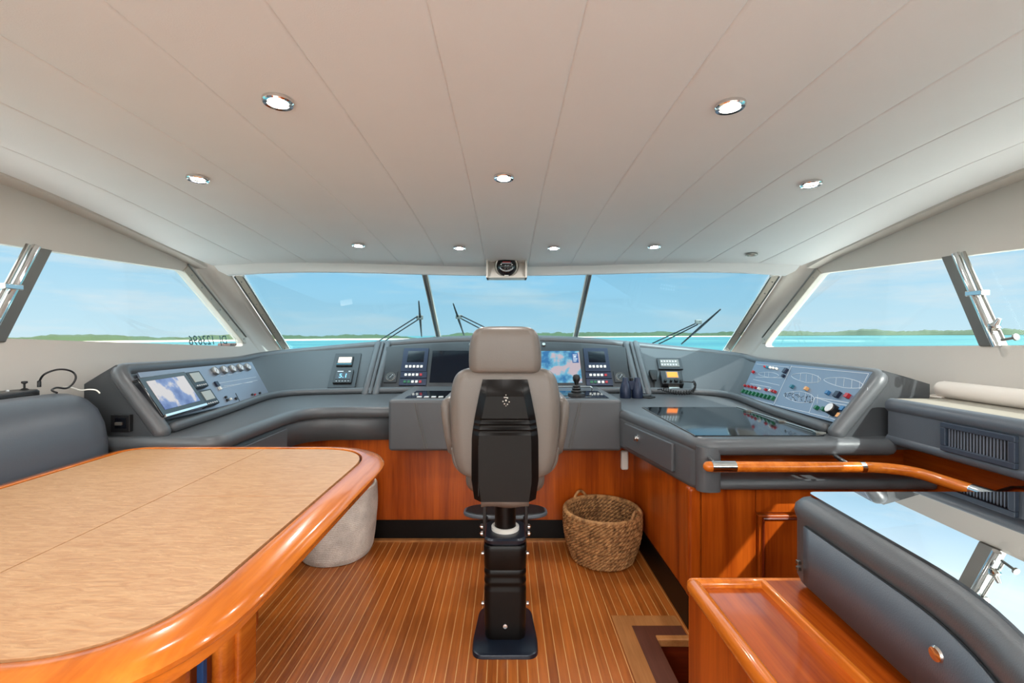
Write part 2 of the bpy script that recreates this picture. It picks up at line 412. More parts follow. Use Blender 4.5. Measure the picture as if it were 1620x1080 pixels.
SIDE = {}
def side_wall(sg, name, top, sill, corner_r):
    """sg -1 left / +1 right; top and sill = lists of (Y, Z), front to aft"""
    m = MB()
    hole = [V((0, y, z)) for y, z in top] + [V((0, y, z)) for y, z in sill[::-1]]
    n = len(hole); rr = [0.03] + [0] * (len(top) - 2) + [.05, .05] + [0] * (len(sill) - 2) + [corner_r]
    hole = fillet(hole, rr, 6)
    edge = [(3.15, cz(EDGE, 3.15) - .02)] + [(y, cz(EDGE, y)) for y in (2.95, 2.7, 2.4, 2.1, 1.8, 1.4, 1.0)] + [(AFT, cz(EDGE, AFT))]
    outer = [V((0, y, z)) for y, z in [(3.98, 1.24), (3.98, 0.0)]]
    outer = [V((0, 3.16, 1.845)), V((0, 3.98, 1.235)), V((0, 3.98, -.3)), V((0, AFT, -.3)), V((0, AFT, 2.065))] + [V((0, y, z - .012)) for y, z in edge[:-1][::-1]]
    # fan between loops with triangle_fill
    def loop(ps):
        vs = [m.b.verts.new((sg * WX, p.y, p.z)) for p in ps]
        return [m.b.edges.new((vs[i], vs[(i + 1) % len(vs)])) for i in range(len(vs))]
    es = loop(outer) + loop(hole)
    bmesh.ops.triangle_fill(m.b, use_beauty=True, use_dissolve=False, edges=es)
    # reveal of the opening, towards outside
    rows = [[V((sg * WX, p.y, p.z)) for p in hole], [V((sg * (WX + .05), p.y, p.z)) for p in hole]]
    m.rings([[*r] for r in rows], close=True, caps=False)
    # cove from wall head to ceiling edge
    top_line = [V((sg * WX, y, z - .012)) for y, z in edge]; cel = [V((sg * EDGE, y, z + .012)) for y, z in edge]
    mid = [V((sg * (EDGE + .006), y, z - .006)) for y, z in edge]
    m.rings([top_line, mid, cel], close=False, caps=False)
    # outer skin
    m.prism([V((sg * (WX + .05), y, z)) for y, z in [(3.98, 1.2), (3.98, -.3), (AFT, -.3), (AFT, 1.3)]], (sg * .02, 0, 0))
    w = struct(m.build(name, M['wall'], angle=25))
    # glass pane
    g = MB(); g.prism([V((sg * (WX + .03), p.y, p.z)) for p in hole], (sg * .004, 0, 0))
    SIDE[sg] = hole
    return w, g, hole
wl, gl, holeL = side_wall(-1, 'wall_left', [(3.02, 1.828), (1.93, 1.789), (-.5, 1.72), (-2.2, 1.7)], [(3.75, 1.305), (1.93, 1.387), (-.5, 1.40), (-2.2, 1.40)], .10)
wr, gr, holeR = side_wall(1, 'wall_right', [(3.11, 1.823), (1.89, 1.761), (-.5, 1.70), (-2.2, 1.7)], [(3.83, 1.300), (1.89, 1.358), (-.5, 1.37), (-2.2, 1.37)], .10)
struct(gl.build('window_4', M['sglass'], smooth=False)); struct(gr.build('window_5', M['sglass'], smooth=False))

# corner pillars between side window and windscreen
for sg, nm in ((-1, 'wall_front_left'), (1, 'wall_front_right')):
    m = MB(); rows = []
    A0, A1 = V((sg * WX, 3.16, 1.845)), V((sg * WX, 3.98, 1.235))
    B0, B1 = V((sg * 2.0, 3.30, 1.83)), V((sg * 2.14, 4.36, 1.235))
    for k in range(7):
        t = k / 6
        bul = math.sin(t * PI) * .03
        p0 = A0.lerp(B0, t) + V((sg * bul, bul, 0)); p1 = A1.lerp(B1, t) + V((sg * bul, bul, 0))
        p00 = p0 + V((0, -.03, .14)); p11 = p1 + V((0, 0, -1.5))
        rows.append([p00, p0, p0.lerp(p1, .33), p0.lerp(p1, .66), p1, p11])
    m.rings(rows, close=False, caps=False)
    struct(m.build(nm, M['wall'], solid=.02, angle=60))
    # pale frame strip along side-window front edge, with a rounded lower corner
    hole = SIDE[sg]
    T0, T1 = (V((0, 3.02, 1.828)), V((0, 3.75, 1.305))) if sg < 0 else (V((0, 3.11, 1.823)), V((0, 3.83, 1.300)))
    d = (T1 - T0).normalized(); s = V((0, d.z, -d.y)) * -1
    q = [T0 + s * .0 + d * .0, T0 + s * .055 + d * .01, T1 + s * .055 - d * .06, T1 - d * .02 + s * .02, T1 - d * .05]
    m = MB(); m.prism([V((sg * (WX - .008), p.y, p.z)) for p in q], (sg * .012, 0, 0))
    fr = m.build('trim_2' if sg < 0 else 'trim_3', M['framew'], bevel=.004); struct(fr)
    m = MB()
    m.tube([V((sg * (WX - .01), p.y, p.z)) for p in [T0 + s * .058, T1 + s * .058 - d * .06]], .006, 8)
    for k in range(7):
        p = T0.lerp(T1, .08 + .14 * k) + s * .026; m.lathe([(.006, 0), (.005, .003), (0, .004)], (sg * (WX - .008), p.y, p.z), (-sg, 0, 0), 8)
    struct(m.build('trim_4' if sg < 0 else 'trim_5', M['steel']))
    # windscreen side frame: chrome + pale strip
    a, b_ = V((sg * 1.985, 3.30, 1.83)), V((sg * 2.13, 4.35, 1.235))
    inn = V((-sg * .055, .02, 0))
    m = MB(); m.prism([a, a + inn, b_ + inn, b_], V((0, .02, .014))); 
    struct(m.build('trim_6' if sg < 0 else 'trim_7', M['framew'], bevel=.003))
    m = MB(); m.tube([a + inn * 1.1, b_ + inn * 1.1], .009, 8); m.tube([a + inn * .1, b_ + inn * .1], .006, 8)
    for k in range(8):
        p = a.lerp(b_, .06 + .125 * k) + inn * .5 ; m.lathe([(.007, 0), (.006, .004), (0, .005)], p + V((0, -.002, 0)), (0, -1, .3), 8)
    struct(m.build('trim_8' if sg < 0 else 'trim_9', M['steel']))

# windscreen panes and mullions
CT, CB = V((.665, 3.68, 1.91)), V((.672, 4.60, 1.27))
def mir(p): return V((-p.x, p.y, p.z))
WST, WSB = V((1.93, 3.33, 1.87)), V((2.085, 4.38, 1.22))
pane_c = [mir(CT), CT, CB, mir(CB)]; pane_r = [CT, WST, WSB, CB]; pane_l = [mir(WST), mir(CT), mir(CB), mir(WSB)]
for nm, pn in (('window_2', pane_c), ('window_1', pane_l), ('window_3', pane_r)):
    m = MB(); m.prism(pn, (0, .004, .003)); struct(m.build(nm, M['wglass'], smooth=False))
for i, sg in enumerate((-1, 1)):
    t, b_ = V((sg * CT.x, CT.y - .01, CT.z)), V((sg * CB.x, CB.y - .01, CB.z))
    ax = (b_ - t).normalized(); sd = V((1, 0, 0)); f = Fr(t, sd, ax)
    L = (b_ - t).length
    m = MB(); m.box(-.022, .022, 0, L, -.02, .02, f); struct(m.build('trim_10' if sg < 0 else 'trim_11', M['framew'], bevel=.005))
    m = MB(); m.box(-.012, .012, 0, L, -.036, -.025, f) if f.n.y > 0 else m.box(-.012, .012, 0, L, .018, .028, f)
    struct(m.build('trim_12' if sg < 0 else 'trim_13', M['steel'], bevel=.002))

# side window mullions with chrome stays
for sg, yt, yb, zt, zb in ((-1, 2.10, 1.90, 1.80, 1.37), (1, 2.20, 2.02, 1.785, 1.35)):
    t = V((sg * (WX + .01), yt, zt)); b_ = V((sg * (WX + .01), yb, zb))
    m = MB(); m.prism([t + V((-.02, -.045, 0)), t + V((-.02, .045, 0)), b_ + V((-.02, .045, 0)), b_ + V((-.02, -.045, 0))], (.04, 0, 0)); struct(m.build('trim_14' if sg < 0 else 'trim_15', M['alu'], bevel=.004))
    for k, ys in enumerate((.4, -1.1)):   # further mullions aft, same kind
        m = MB(); m.prism([V((sg * (WX + .01), ys + a, z)) for a, z in ((.17, 1.76), (.26, 1.76), (.06, 1.36), (-.03, 1.36))], (sg * .03, 0, 0))
        struct(m.build('trim_%d' % (16 + k + (0 if sg < 0 else 2)), M['alu'], bevel=.004))
    st = thing('window_stay', 'polished telescopic stay clamped to the %s side window post' % ('port' if sg < 0 else 'starboard'), 'window stay', t, 'window stays')
    off = V((-sg * .045, -.055, 0))
    p0, p1 = t + off, b_ + off
    MB().tube([p0, p1], .016, 12).build('outer_tube', M['chrome'], st)
    MB().tube([p0 + V((0, -.035, 0)), p0.lerp(p1, .45) + V((0, -.035, 0))], .009, 10).tube([p0.lerp(p1, .4) + V((0, -.035, 0)), p0.lerp(p1, .92) + V((0, -.04, 0))], .006, 10).build('slide_rod', M['steel'], st)
    c = p0.lerp(p1, .45)
    MB().box(c.x - .02, c.x + .02, c.y - .055, c.y + .02, c.z - .012, c.z + .012).build('clamp', M['chrome'], st, bevel=.004)
    c = p0.lerp(p1, .8) + V((-sg * .02, -.045, 0))
    MB().lathe([(.0, -.02), (.014, -.016), (.022, 0), (.022, .006), (.014, .012), (.008, .04), (.0, .042)], c, (0, -.5, .8), 16).build('locking_knob', M['chrome'], st)
    c = p1 + V((0, -.02, .03)); MB().tube([c, c + V((-sg * .01, -.06, .01))], .006, 8).lathe([(0, 0), (.014, .004), (.014, .012), (0, .016)], c + V((-sg * .01, -.055, .01)), (0, -1, .2), 14).build('thumb_screw', M['steel'], st)

# aft wall with a wide glazed opening (behind the camera)
m = MB()
m.box(-2.2, -1.7, AFT - .05, AFT, -.05, 2.15).box(1.7, 2.2, AFT - .05, AFT, -.05, 2.15).box(-1.7, 1.7, AFT - .05, AFT, 1.95, 2.15).box(-1.7, 1.7, AFT - .05, AFT, -.05, .92)
struct(m.build('wall_back', M['wall']))

# floor with a stair opening on the right
SX0, SX1, SY0, SY1 = .69, 1.42, 1.47, 2.11
m = MB()
for a0, a1, b0, b1 in ((-WX, SX0, AFT, 3.3), (SX0, SX1, SY1, 3.3), (SX0, SX1, AFT, SY0), (SX1, WX, AFT, 3.3)):
    m.box(a0, a1, b0, b1, -.04, 0)
struct(m.build('floor', M['floor'], smooth=False))
m = MB(); m.box(.60, .69, SY0, 2.19, 0, .003).box(.69, .84, 2.11, 2.19, 0, .003); struct(m.build('trim_20', M['brown'], smooth=False))
m = MB(); m.box(.52, .60, SY0, 2.27, 0, .0025).box(.60, .84, 2.19, 2.27, 0, .0025).box(-2.1, .86, 3.08, 3.112, 0, .012); struct(m.build('trim_21', M['tan'], smooth=False))
m = MB(); m.box(.69, 1.42, 2.085, 2.12, -.03, .006); struct(m.build('trim_22', M['tan'], bevel=.006))
st = thing('companionway_stairs', 'dark red wooden steps going down beside the right cabinet', 'stairs', (1.05, 1.6, -.9))
for k in range(3):
    z = -.24 * (k + 1); y = 1.85 - .26 * k
    box('tread', M['cherry_x'], st, .69, 1.42, y - .02, y + .26 if k else 2.11, z - .03, z, bevel=.004)
    box('riser', M['redwood'], st, .69, 1.42, y + .24 if k else 2.09, y + .26 if k else 2.11, z, z + .21 if k else -.03)
box('side_string', M['redwood'], st, .66, .69, SY0, 2.11, -.9, -.04); box('side_string', M['redwood'], st, 1.42, 1.45, SY0, 2.11, -.9, -.04)

m = MB(); m.box(-2.2, 2.2, AFT, 4.3, -.99, -.96).box(-2.22, -2.17, AFT, 4.3, -.98, -.28).box(2.17, 2.22, AFT, 4.3, -.98, -.28).box(-2.2, 2.2, 3.3, 3.35, -.98, .6).box(-2.2, 2.2, AFT - .05, AFT, -.98, -.05)
struct(m.build('floor_lower', M['wall'], smooth=False))
m = MB(); m.box(-2.14, 2.14, AFT, -.35, .001, .012); struct(m.build('floor_bounce', simple('cream_bounce', rgb(226, 222, 216), .95, bump=.6, bscale=300), smooth=False))  # unseen pale sheet added behind the camera to bounce neutral light upward
# ================================================================== DOWNLIGHTS
def downlight(x, y):
    z = cz(x, y) - .007
    dz = (cz(x, y + .05) - cz(x, y - .05)) / .1
    t = thing('downlight', '', 'ceiling light', (x, y, z), 'recessed ceiling downlights')
    MB().lathe([(.030, .002), (.031, -.006), (.040, -.008), (.043, -.004), (.043, .004)], (x, y, z), n=32, caps=False).build('trim_ring', M['chrome'], t)
    MB().lathe([(.031, .004), (.029, -.002), (.0275, .003), (.0272, .006)], (x, y, z), n=32, caps=False).build('inner_ring', M['steel'], t)
    MB().lathe([(.0, .0015), (.027, .002), (.027, .006)], (x, y, z), n=24).build('lens', M['lamp'], t)
    t.rotation_euler = (math.atan(dz), 0, 0)
    return t
LP = []
def on_ceiling(px, py):
    d = 1.0
    for _ in range(60):
        p = P(px, py, d); z = cz(p.x, d)
        d = (z - 1.4) * FPX / (VY - py)
    p = P(px, py, d); return p.x, p.y
LABS = [((440, 157), 'large lit downlight over the dining table, nearest on the left'),
        ((1155, 164), 'large lit downlight nearest the camera on the right'),
        ((797, 278), 'lit downlight on the centre ceiling panel above the helm chair'),
        ((313, 280), 'lit downlight near the left side window, above the grey couch'),
        ((1283, 288), 'lit downlight near the right side window'),
        ((567, 386), 'small lit downlight leftmost in the front row by the windscreen'),
        ((727, 390), 'small bright downlight just left of the overhead compass box'),
        ((876, 390), 'small lit downlight just right of the overhead compass box'),
        ((1035, 388), 'small lit downlight in the front row, second to the right of the overhead compass box'),
        ((1189, 401), 'unlit grey downlight at the right end of the front row')]
base = None
EXTRA = []
for i, ((px, py), lab) in enumerate(LABS):
    x, y = on_ceiling(px, py); LP.append((x, y, cz(x, y)))
    if i == 9:
        o = thing('downlight', lab, 'ceiling light', (x, y, cz(x, y) - .007), 'recessed ceiling downlights'); z = cz(x, y) - .007
        MB().lathe([(.024, .002), (.026, -.006), (.036, -.008), (.039, -.004), (.039, .004)], (x, y, z), n=32, caps=False).build('trim_ring', M['steel'], o)
        MB().lathe([(.0, .0), (.025, .002), (.025, .006)], (x, y, z), n=24).build('lens', M['alu'], o)
        continue
    if base is None: base = o = downlight(x, y)
    else:
        o = copy_thing(base); o.location = (x, y, cz(x, y) - .007)
        dz = (cz(x, y + .05) - cz(x, y - .05)) / .1; o.rotation_euler = (math.atan(dz), 0, 0)
    o['label'] = lab
for (x, y) in ((-.66, -.1), (.66, -.1), (-1.3, -1.2), (1.3, -1.2), (0, -1.2)): LP.append((x, y, cz(x, y)))  # unseen fill lamps added behind the camera, without fixtures, to brighten the cabin
for i, (x, y, z) in enumerate(LP):
    if i == 9: continue
    ld = bpy.data.lights.new('downlight_and_fill_lamp', 'AREA'); ld.shape = 'DISK'; ld.size = .052; ld.spread = PI
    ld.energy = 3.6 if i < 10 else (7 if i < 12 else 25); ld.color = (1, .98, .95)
    lo = bpy.data.objects.new('downlight_and_fill_lamp', ld); lo.location = (x, y, z - .0125); COL.objects.link(lo)

# ================================================================== COMPASS BOX
cb = thing('overhead_compass', 'black domed compass in a cream box under the ceiling at the windscreen', 'compass', (0, 3.42, 1.83))
bx0, bx1, bz0, bz1, by = -.157, .152, 1.832, 2.02, 3.42
MB().box(bx0, bx0 + .016, by, by + .16, bz0, bz1).box(bx1 - .016, bx1, by, by + .16, bz0, bz1).box(bx0 + .016, bx1 - .016, by, by + .16, bz1 - .03 - .008, bz1).box(bx0, bx1, by + .005, by + .16, bz0, bz0 + .01).build('housing', M['wall'], cb, bevel=.003)
MB().prism([V((bx0 + .016, by + .09, bz1 - .03)), V((bx1 - .016, by + .09, bz1 - .03)), V((bx1 - .016, by + .03, bz0 + .01)), V((bx0 + .016, by + .03, bz0 + .01))], (0, .02, 0)).build('back_board', M['wall'], cb)
cc = V((-.003, by + .055, 1.925))
MB().lathe([(.088, .0), (.092, .02), (.084, .03), (.076, .028)], cc, (0, -1, -.1), 32, caps=False).build('bezel', M['steel'], cb)
dome = MB().lathe([(.078, .0), (.078, .028), (.07, .044), (.05, .056), (.025, .063), (0, .065)], cc, (0, -1, -.1), 32).build('dome', M['blackgloss'], cb)
m = MB()
for k in range(13):
    a = math.radians(-60 + 10 * k); p = cc + V((math.sin(a) * .056, -.058, -.042 * math.cos(a))); m.box(p.x - .002, p.x + .002, p.y - .003, p.y, p.z - .006, p.z + .005)
m.box(cc.x - .04, cc.x + .04, cc.y - .068, cc.y - .062, .012 + cc.z, .016 + cc.z)
m.build('scale_marks', M['ink'], cb)
MB().box(cc.x - .03, cc.x + .03, cc.y - .070, cc.y - .064, .018 + cc.z, .026 + cc.z).build('card_marks', M['red'], cb)
MB().box(cc.x - .016, cc.x + .016, by - .0, by + .02, 1.842, 1.852).build('clip', M['steel'], cb)

# ================================================================== DASHBOARD
K = 1.2; XF[0] = K      # size factor of the consoles
WXS = (WX - .01) / K; FZ = 1.4 - 1.4 / K
def mirror_pts(l): return [V((-p[0], p[1], p[2])) for p in l]
LB = [(-1.38, 1.80), (-1.43, 2.3), (-1.50, 2.80), (-1.46, 2.97), (-1.32, 3.06), (-1.1, 3.10), (-.93, 3.13), (-.5, 3.15), (0, 3.15)]
LT = [(-1.56, 1.82, 1.285), (-1.64, 2.35, 1.272), (-1.735, 2.93, 1.262), (-1.71, 3.22, 1.282), (-1.5, 3.39, 1.305), (-1.2, 3.41, 1.333), (-.95, 3.41, 1.354), (-.5, 3.41, 1.387), (0, 3.41, 1.398)]
LW = [V((x, y, z)) for x, y, z in [(-2.03, 2.185, 1.165), (-2.10, 2.82, 1.17), (-2.13, 3.5, 1.19), (-2.135, 4.0, 1.22), (-2.03, 4.31, 1.24), (-1.5, 4.39, 1.265), (-.95, 4.47, 1.28), (-.5, 4.54, 1.29), (0, 4.56, 1.29)]]
LW = [CAM + (p - CAM) / K for p in LW]
RB = [(1.312, 1.79), (1.35, 2.3), (1.42, 2.76), (1.40, 2.95), (1.28, 3.06), (1.1, 3.10), (.93, 3.13), (.5, 3.15)]
RT = [(1.50, 1.82, 1.262), (1.57, 2.35, 1.258), (1.66, 2.95, 1.250), (1.66, 3.22, 1.27), (1.48, 3.39, 1.298), (1.2, 3.41, 1.325), (.95, 3.41, 1.350), (.5, 3.41, 1.387)]
RW = [V((-p.x, p.y, p.z)) for p in LW[:-1]]
BB = [V((x, y, 1.0)) for x, y in LB + RB[::-1]]; TT = [V(p) for p in LT + RT[::-1]]; WW = [V(p) for p in LW + RW[::-1]]
sB, sT, sW = smoothpath(BB, 4), smoothpath(TT, 4), smoothpath(WW, 4)
dash = thing('dashboard', 'long curved grey leather dashboard wrapping round under the windscreen', 'dashboard', (0, 3.3, .99))
rows = []
NR = .034
for b_, t, w in zip(sB, sT, sW):
    rows.append([b_, b_.lerp(t, .5), b_.lerp(t, .93), t + V((0, 0, -.02)), t.lerp(w, .03) + V((0, 0, -.002)), t.lerp(w, .5), w, V((w.x, w.y, .99))])
m = MB(); m.rings(rows, close=False, caps=False)
for r in (rows[0], rows[-1]):
    m.face([r[0], r[2], r[4], r[6], r[7]])
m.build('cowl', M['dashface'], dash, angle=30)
nose = [t + (b_ - t).normalized() * NR * .55 + V((0, 0, -NR * .6)) for b_, t in zip(sB, sT)]
nose = [t + V((0, .0, -NR * .85)) for t in sT]
full = [sB[0] + V((.004, .03, .0))] + [sB[0].lerp(nose[0], .93) + V((0, .012, 0))] + nose + [sB[-1].lerp(nose[-1], .93) + V((0, .012, 0))] + [sB[-1] + V((-.004, .03, 0))]
rl_ = [.0] + [.05] + [0] * (len(nose) - 2) + [.05] + [0]
npath = [sB[0] + V((0, .02, .015))] + nose + [sB[-1] + V((0, .02, .015))]
npath = fillet(npath, rl_, 6, closed=False)
MB().tube(npath, NR * .92, 14, dome=True).build('padded_edge', M['leather'], dash, angle=80)
# lower bead along the foot of the face
bead = [b_ + (b_ - CAM).normalized() * 0 + V((0, -.012, .016)) for b_ in sB[1:-1]]
bead = [b_.lerp(t, .02) + V((-.012 * (1 if b_.x > 1.2 else (-1 if b_.x < -1.2 else 0)), -.01, .014)) for b_, t in zip(sB, sT)][1:-1]
MB().tube(bead, .022, 10, dome=True).build('lower_bead', M['leather'], dash, angle=80)
for sg in (-1, 1):
    for xo, r in ((.965, .026), (.895, .024)):
        a = V((sg * xo, 3.10, 1.0)); c = V((sg * (xo - .01), 3.385, 1.335)); MB().tube([a, c], r, 12, dome=True).build('rib', M['leather'], dash)
    a = V((sg * .93, 3.085, 1.0)); c = V((sg * .92, 3.375, 1.345)); MB().tube([a, c], .012, 8).build('rib_piping', M['leather'], dash)
# sunlit end piece in cream-grey on the right end
# ---- central black instrument board
FC = Fr((0, 3.125, 1.0), (1, 0, 0), (0, .262, .385))
cpts = [(600, 617), (998, 619), (989, 549.5), (930, 545), (865, 541.5), (800, 540.5), (735, 542), (670, 545), (611.5, 549)]
m = MB(); m.prism([FC.pt(*FC.hit(*p), -.006) for p in cpts], FC.n * .010)
cbd = tag(m.build('instrument_board', M['panelblack'], smooth=False, loc=(0, 3.15, 1.0)), 'wide black instrument board in the middle of the dash behind the helm chair', 'instrument board')
H0 = .004
def on_rect(fr, r, name, mat, parent, c0, c1, bevel=.0): return box(name, mat, parent, r[0], r[1], r[2], r[3], c0, c1, fr, bevel=bevel)
def centre(fr, r): return fr.pt((r[0] + r[1]) / 2, (r[2] + r[3]) / 2, 0)
def inst_display(x0, y0, x1, y1, sx0, sy0, sx1, sy1, bys, lab):
    r = FC.rect2(x0, y0, x1, y1); t = thing('instrument_display', lab, 'instrument', centre(FC, r), 'small square instrument displays')
    on_rect(FC, r, 'bezel', M['bluedark'], t, H0, .014, .002)
    on_rect(FC, FC.rect2(sx0, sy0, sx1, sy1), 'screen', M['screenoff'], t, .012, .016)
    for bx in bys:
        a, b_ = FC.hit(bx, (y0 + y1) / 2 + (y1 - y0) * .29); box('button', M['white'], t, a - .0085, a + .0085, b_ - .0095, b_ + .0095, .013, .018, FC, bevel=.001)
inst_display(637, 552, 677, 589, 645.5, 557, 671.5, 574, [643.7, 649.6, 655.5, 661.4, 667.2], 'square blue-black display with five white keys at the left of the board')
inst_display(924, 552, 963, 589, 930.5, 557.5, 956.5, 574.5, [933, 938.7, 944.6, 950.3, 956.3], 'square blue-black display with five white keys right of the chart screen')
def strip(x0, y0, x1, y1, xs, cols, lab):
    r = FC.rect2(x0, y0, x1, y1); t = thing('switch_strip', lab, 'switch strip', centre(FC, r), 'rows of lit push buttons on the board')
    on_rect(FC, r, 'bezel', M['bluedark'], t, H0, .014, .002)
    for x, c in zip(xs, cols):
        a, b_ = FC.hit(x, (y0 + y1) / 2); box('button', M[c], t, a - .0085, a + .0085, b_ - .009, b_ + .009, .013, .019, FC, bevel=.001)
strip(634, 589.5, 676, 599, [642.6, 648.5, 654.3, 660.3, 666.3], ['white', 'white', 'white', 'white', 'red'], 'left upper button row, four white keys and one red')
strip(632, 600, 675, 610.5, [641, 647.2, 653.2, 659.3, 665.3], ['green', 'green', 'white', 'white', 'red'], 'left lower button row with two green keys')
strip(926, 590, 967, 599.5, [934, 940, 945.8, 951.6, 957.6], ['white', 'white', 'white', 'white', 'red'], 'right upper button row, four white keys and one red')
strip(927, 600.5, 969, 611, [935.3, 941.2, 947, 953.3, 959], ['green', 'green', 'white', 'white', 'red'], 'right lower button row with two green keys')
def gauge(fr, px, py, hw, lab, square=True, light=False, rr=.03):
    a, b_ = fr.hit(px, py); t = thing('gauge', lab, 'gauge', fr.pt(a, b_, 0), 'round needle gauges')
    if square: box('bezel', M['panelblack'], t, a - hw, a + hw, b_ - hw, b_ + hw, H0, .012, fr, bevel=.002)
    MB().lathe([(rr * 1.1, .004), (rr * 1.12, .014), (rr, .016), (rr * .96, .012)], fr.pt(a, b_, 0), fr.n, 28, caps=False).build('ring', M['steel' if not square else 'alu'], t)
    MB().lathe([(0, .0121), (rr, .012), (rr, .010)], fr.pt(a, b_, 0), fr.n, 28).build('dial', M['dial' if light else 'darkdial'], t)
    m = MB()
    for k in range(11):
        q = math.radians(-140 + 28 * k); f2 = Fr(fr.pt(a, b_, .0125), fr.u * math.cos(q) - fr.v * math.sin(q), fr.u * math.sin(q) + fr.v * math.cos(q)); m.box(-.0008, .0008, rr * .68, rr * .88, 0, .0006, f2)
    f2 = Fr(fr.pt(a, b_, .0125), fr.u * .6 + fr.v * .8, -fr.u * .8 + fr.v * .6); m.box(-rr * .3, rr * .75, -.001, .001, 0, .001, f2)
    m.build('needle_and_marks', M['black' if light else 'ink'], t)
gauge(FC, 618.5, 597, .044, 'rudder dial in a black square frame at the left end of the board')
gauge(FC, 981, 597, .044, 'rudder dial in a black square frame at the right end of the board')
r = FC.rect2(678, 552, 762, 613); t = thing('monitor', 'large switched-off black monitor left of the helm chair headrest', 'monitor', centre(FC, r))
on_rect(FC, r, 'bezel', M['panelblack'], t, H0, .016, .002); on_rect(FC, (r[0] + .02, r[1] - .02, r[2] + .03, r[3] - .025), 'screen', M['screenoff'], t, .014, .018)
r = FC.rect2(838, 551, 922, 614); t = thing('chart_monitor', 'lit monitor showing a blue sea chart right of the helm chair headrest', 'monitor', centre(FC, r))
on_rect(FC, r, 'bezel', M['panelblack'], t, H0, .016, .002)
rs = FC.rect2(845, 557, 918, 607); on_rect(FC, rs, 'screen', M['chart'], t, .014, .018)
on_rect(FC, (rs[1] - .055, rs[1] - .01, rs[3] - .10, rs[3] - .02), 'menu_column', M['bluefab'], t, .0175, .0186)
m = MB(); m.box(rs[1] - .04, rs[1] - .028, rs[3] - .05, rs[3] - .045, .0185, .0189, FC)
for k in range(6): m.box(rs[1] - .048, rs[1] - .018 - .004 * (k % 3), rs[3] - .035 - .011 * k, rs[3] - .031 - .011 * k, .0185, .0189, FC)
m.build('menu_lines', M['ink'], t)
# small round knobs above the screens
for px, lab in ((745, 'small round steel knob on the board left of the headrest'), (860, 'small round steel knob on the board right of the headrest')):
    a, b_ = FC.hit(px, 546); tag(MB().lathe([(.014, .004), (.014, .014), (.011, .018), (0, .018)], FC.pt(a, b_, 0), FC.n, 20).build('knob', M['steel'], loc=FC.pt(a, b_, 0)), lab, 'knob')

# ---- left section instrument stack
FLs = Fr((-1.32, 3.06, 1.0), (1, .05, 0), (0, .33, .335))
FLs = Fr((-1.1, 3.09, 1.0), V((-.93, 3.10, 1)) - V((-1.32, 3.06, 1)), V((-1.2, 3.41, 1.333)) - V((-1.1, 3.09, 1.0)) + V((.1, 0, 0)))
r = FLs.rect([(528, 560), (568, 560), (566, 614), (522, 614)]); t = thing('depth_display', 'upright black depth display reading 5.1 on the left dash face', 'instrument', centre(FLs, r))
on_rect(FLs, r, 'backplate', M['panelblack'], t, -.004, .010, .002)
a, b_ = FLs.hit(546.5, 573.5); box('upper_housing', M['black'], t, a - .055, a + .055, b_ - .045, b_ + .045, .008, .022, FLs, bevel=.004)
box('upper_screen', M['lcdw'], t, a - .045, a + .045, b_ - .018, b_ + .032, .021, .024, FLs, bevel=.001); box('key_row', M['teal'], t, a - .05, a + .05, b_ - .036, b_ - .028, .021, .025, FLs)
a, b_ = FLs.hit(544, 598); box('lower_housing', M['black'], t, a - .062, a + .062, b_ - .058, b_ + .058, .008, .024, FLs, bevel=.004)
box('lower_screen', M['screenoff'], t, a - .05, a + .05, b_ - .028, b_ + .036, .0235, .026, FLs)
text_mesh('reading', '5.1', .05, FLs, a, b_ + .0, .0262, M['lcdb'], t)
m = MB(); m.box(a - .045, a - .005, b_ + .038, b_ + .044, .024, .0265, FLs); m.box(a + .03, a + .045, b_ + .038, b_ + .044, .024, .0265, FLs); m.build('caption_bar', M['ink'], t)
m = MB()
for k in range(5): m.box(a - .042 + .02 * k, a - .036 + .02 * k, b_ - .046, b_ - .042, .024, .026, FLs)
m.build('key_marks', M['ink'], t)

# ---- left instrument panel
PLf = Fr((-1.38, 1.80, 1.0), V((-1.50, 2.80, 1)) - V((-1.38, 1.80, 1)), V((-1.56, 1.82, 1.285)) - V((-1.38, 1.80, 1.0)))
sgn = 1 if PLf.n.x > 0 else -1
assert sgn == 1
def quad(fr, pts, c0, c1, name, mat, parent=None, **k):
    m = MB(); m.prism([fr.pt(*fr.hit(*p, 0), c0) for p in pts], fr.n * (c1 - c0)); return m.build(name, mat, parent, smooth=False, **k)
lp = thing('left_instrument_panel', 'slate grey instrument panel with round gauges under the left side window', 'instrument panel', (-1.45, 2.3, 1.05))
quad(PLf, [(213, 592), (395, 574), (424, 627), (253, 668)], .006, .014, 'face_plate', M['panell'], lp)
m = MB()
def line(fr, p, q, w=.0012, c=.0145, mb_=None):
    A = fr.hit(*p); B = fr.hit(*q); d = V((B[0] - A[0], B[1] - A[1], 0)); n = V((-d.y, d.x, 0)).normalized() * w
    mb_.prism([fr.pt(A[0] + n.x, A[1] + n.y, c), fr.pt(B[0] + n.x, B[1] + n.y, c), fr.pt(B[0] - n.x, B[1] - n.y, c), fr.pt(A[0] - n.x, A[1] - n.y, c)], fr.n * .0005)
for p, q in (((338, 609), (402, 598)), ((343, 617), (404, 603)), ((350, 613), (396, 606)), ((398, 631), (424, 625)), ((345, 597), (352, 596)), ((357, 595), (364, 594)), ((370, 592), (377, 591))): line(PLf, p, q, .0010, mb_=m)
m.build('engraving', M['ink'], lp)
m = MB(); line(PLf, (369, 624), (377, 640), .004, mb_=m); line(PLf, (254, 668), (424, 627), .002, mb_=m); m.build('joint', M['black'], lp)
PO = .014
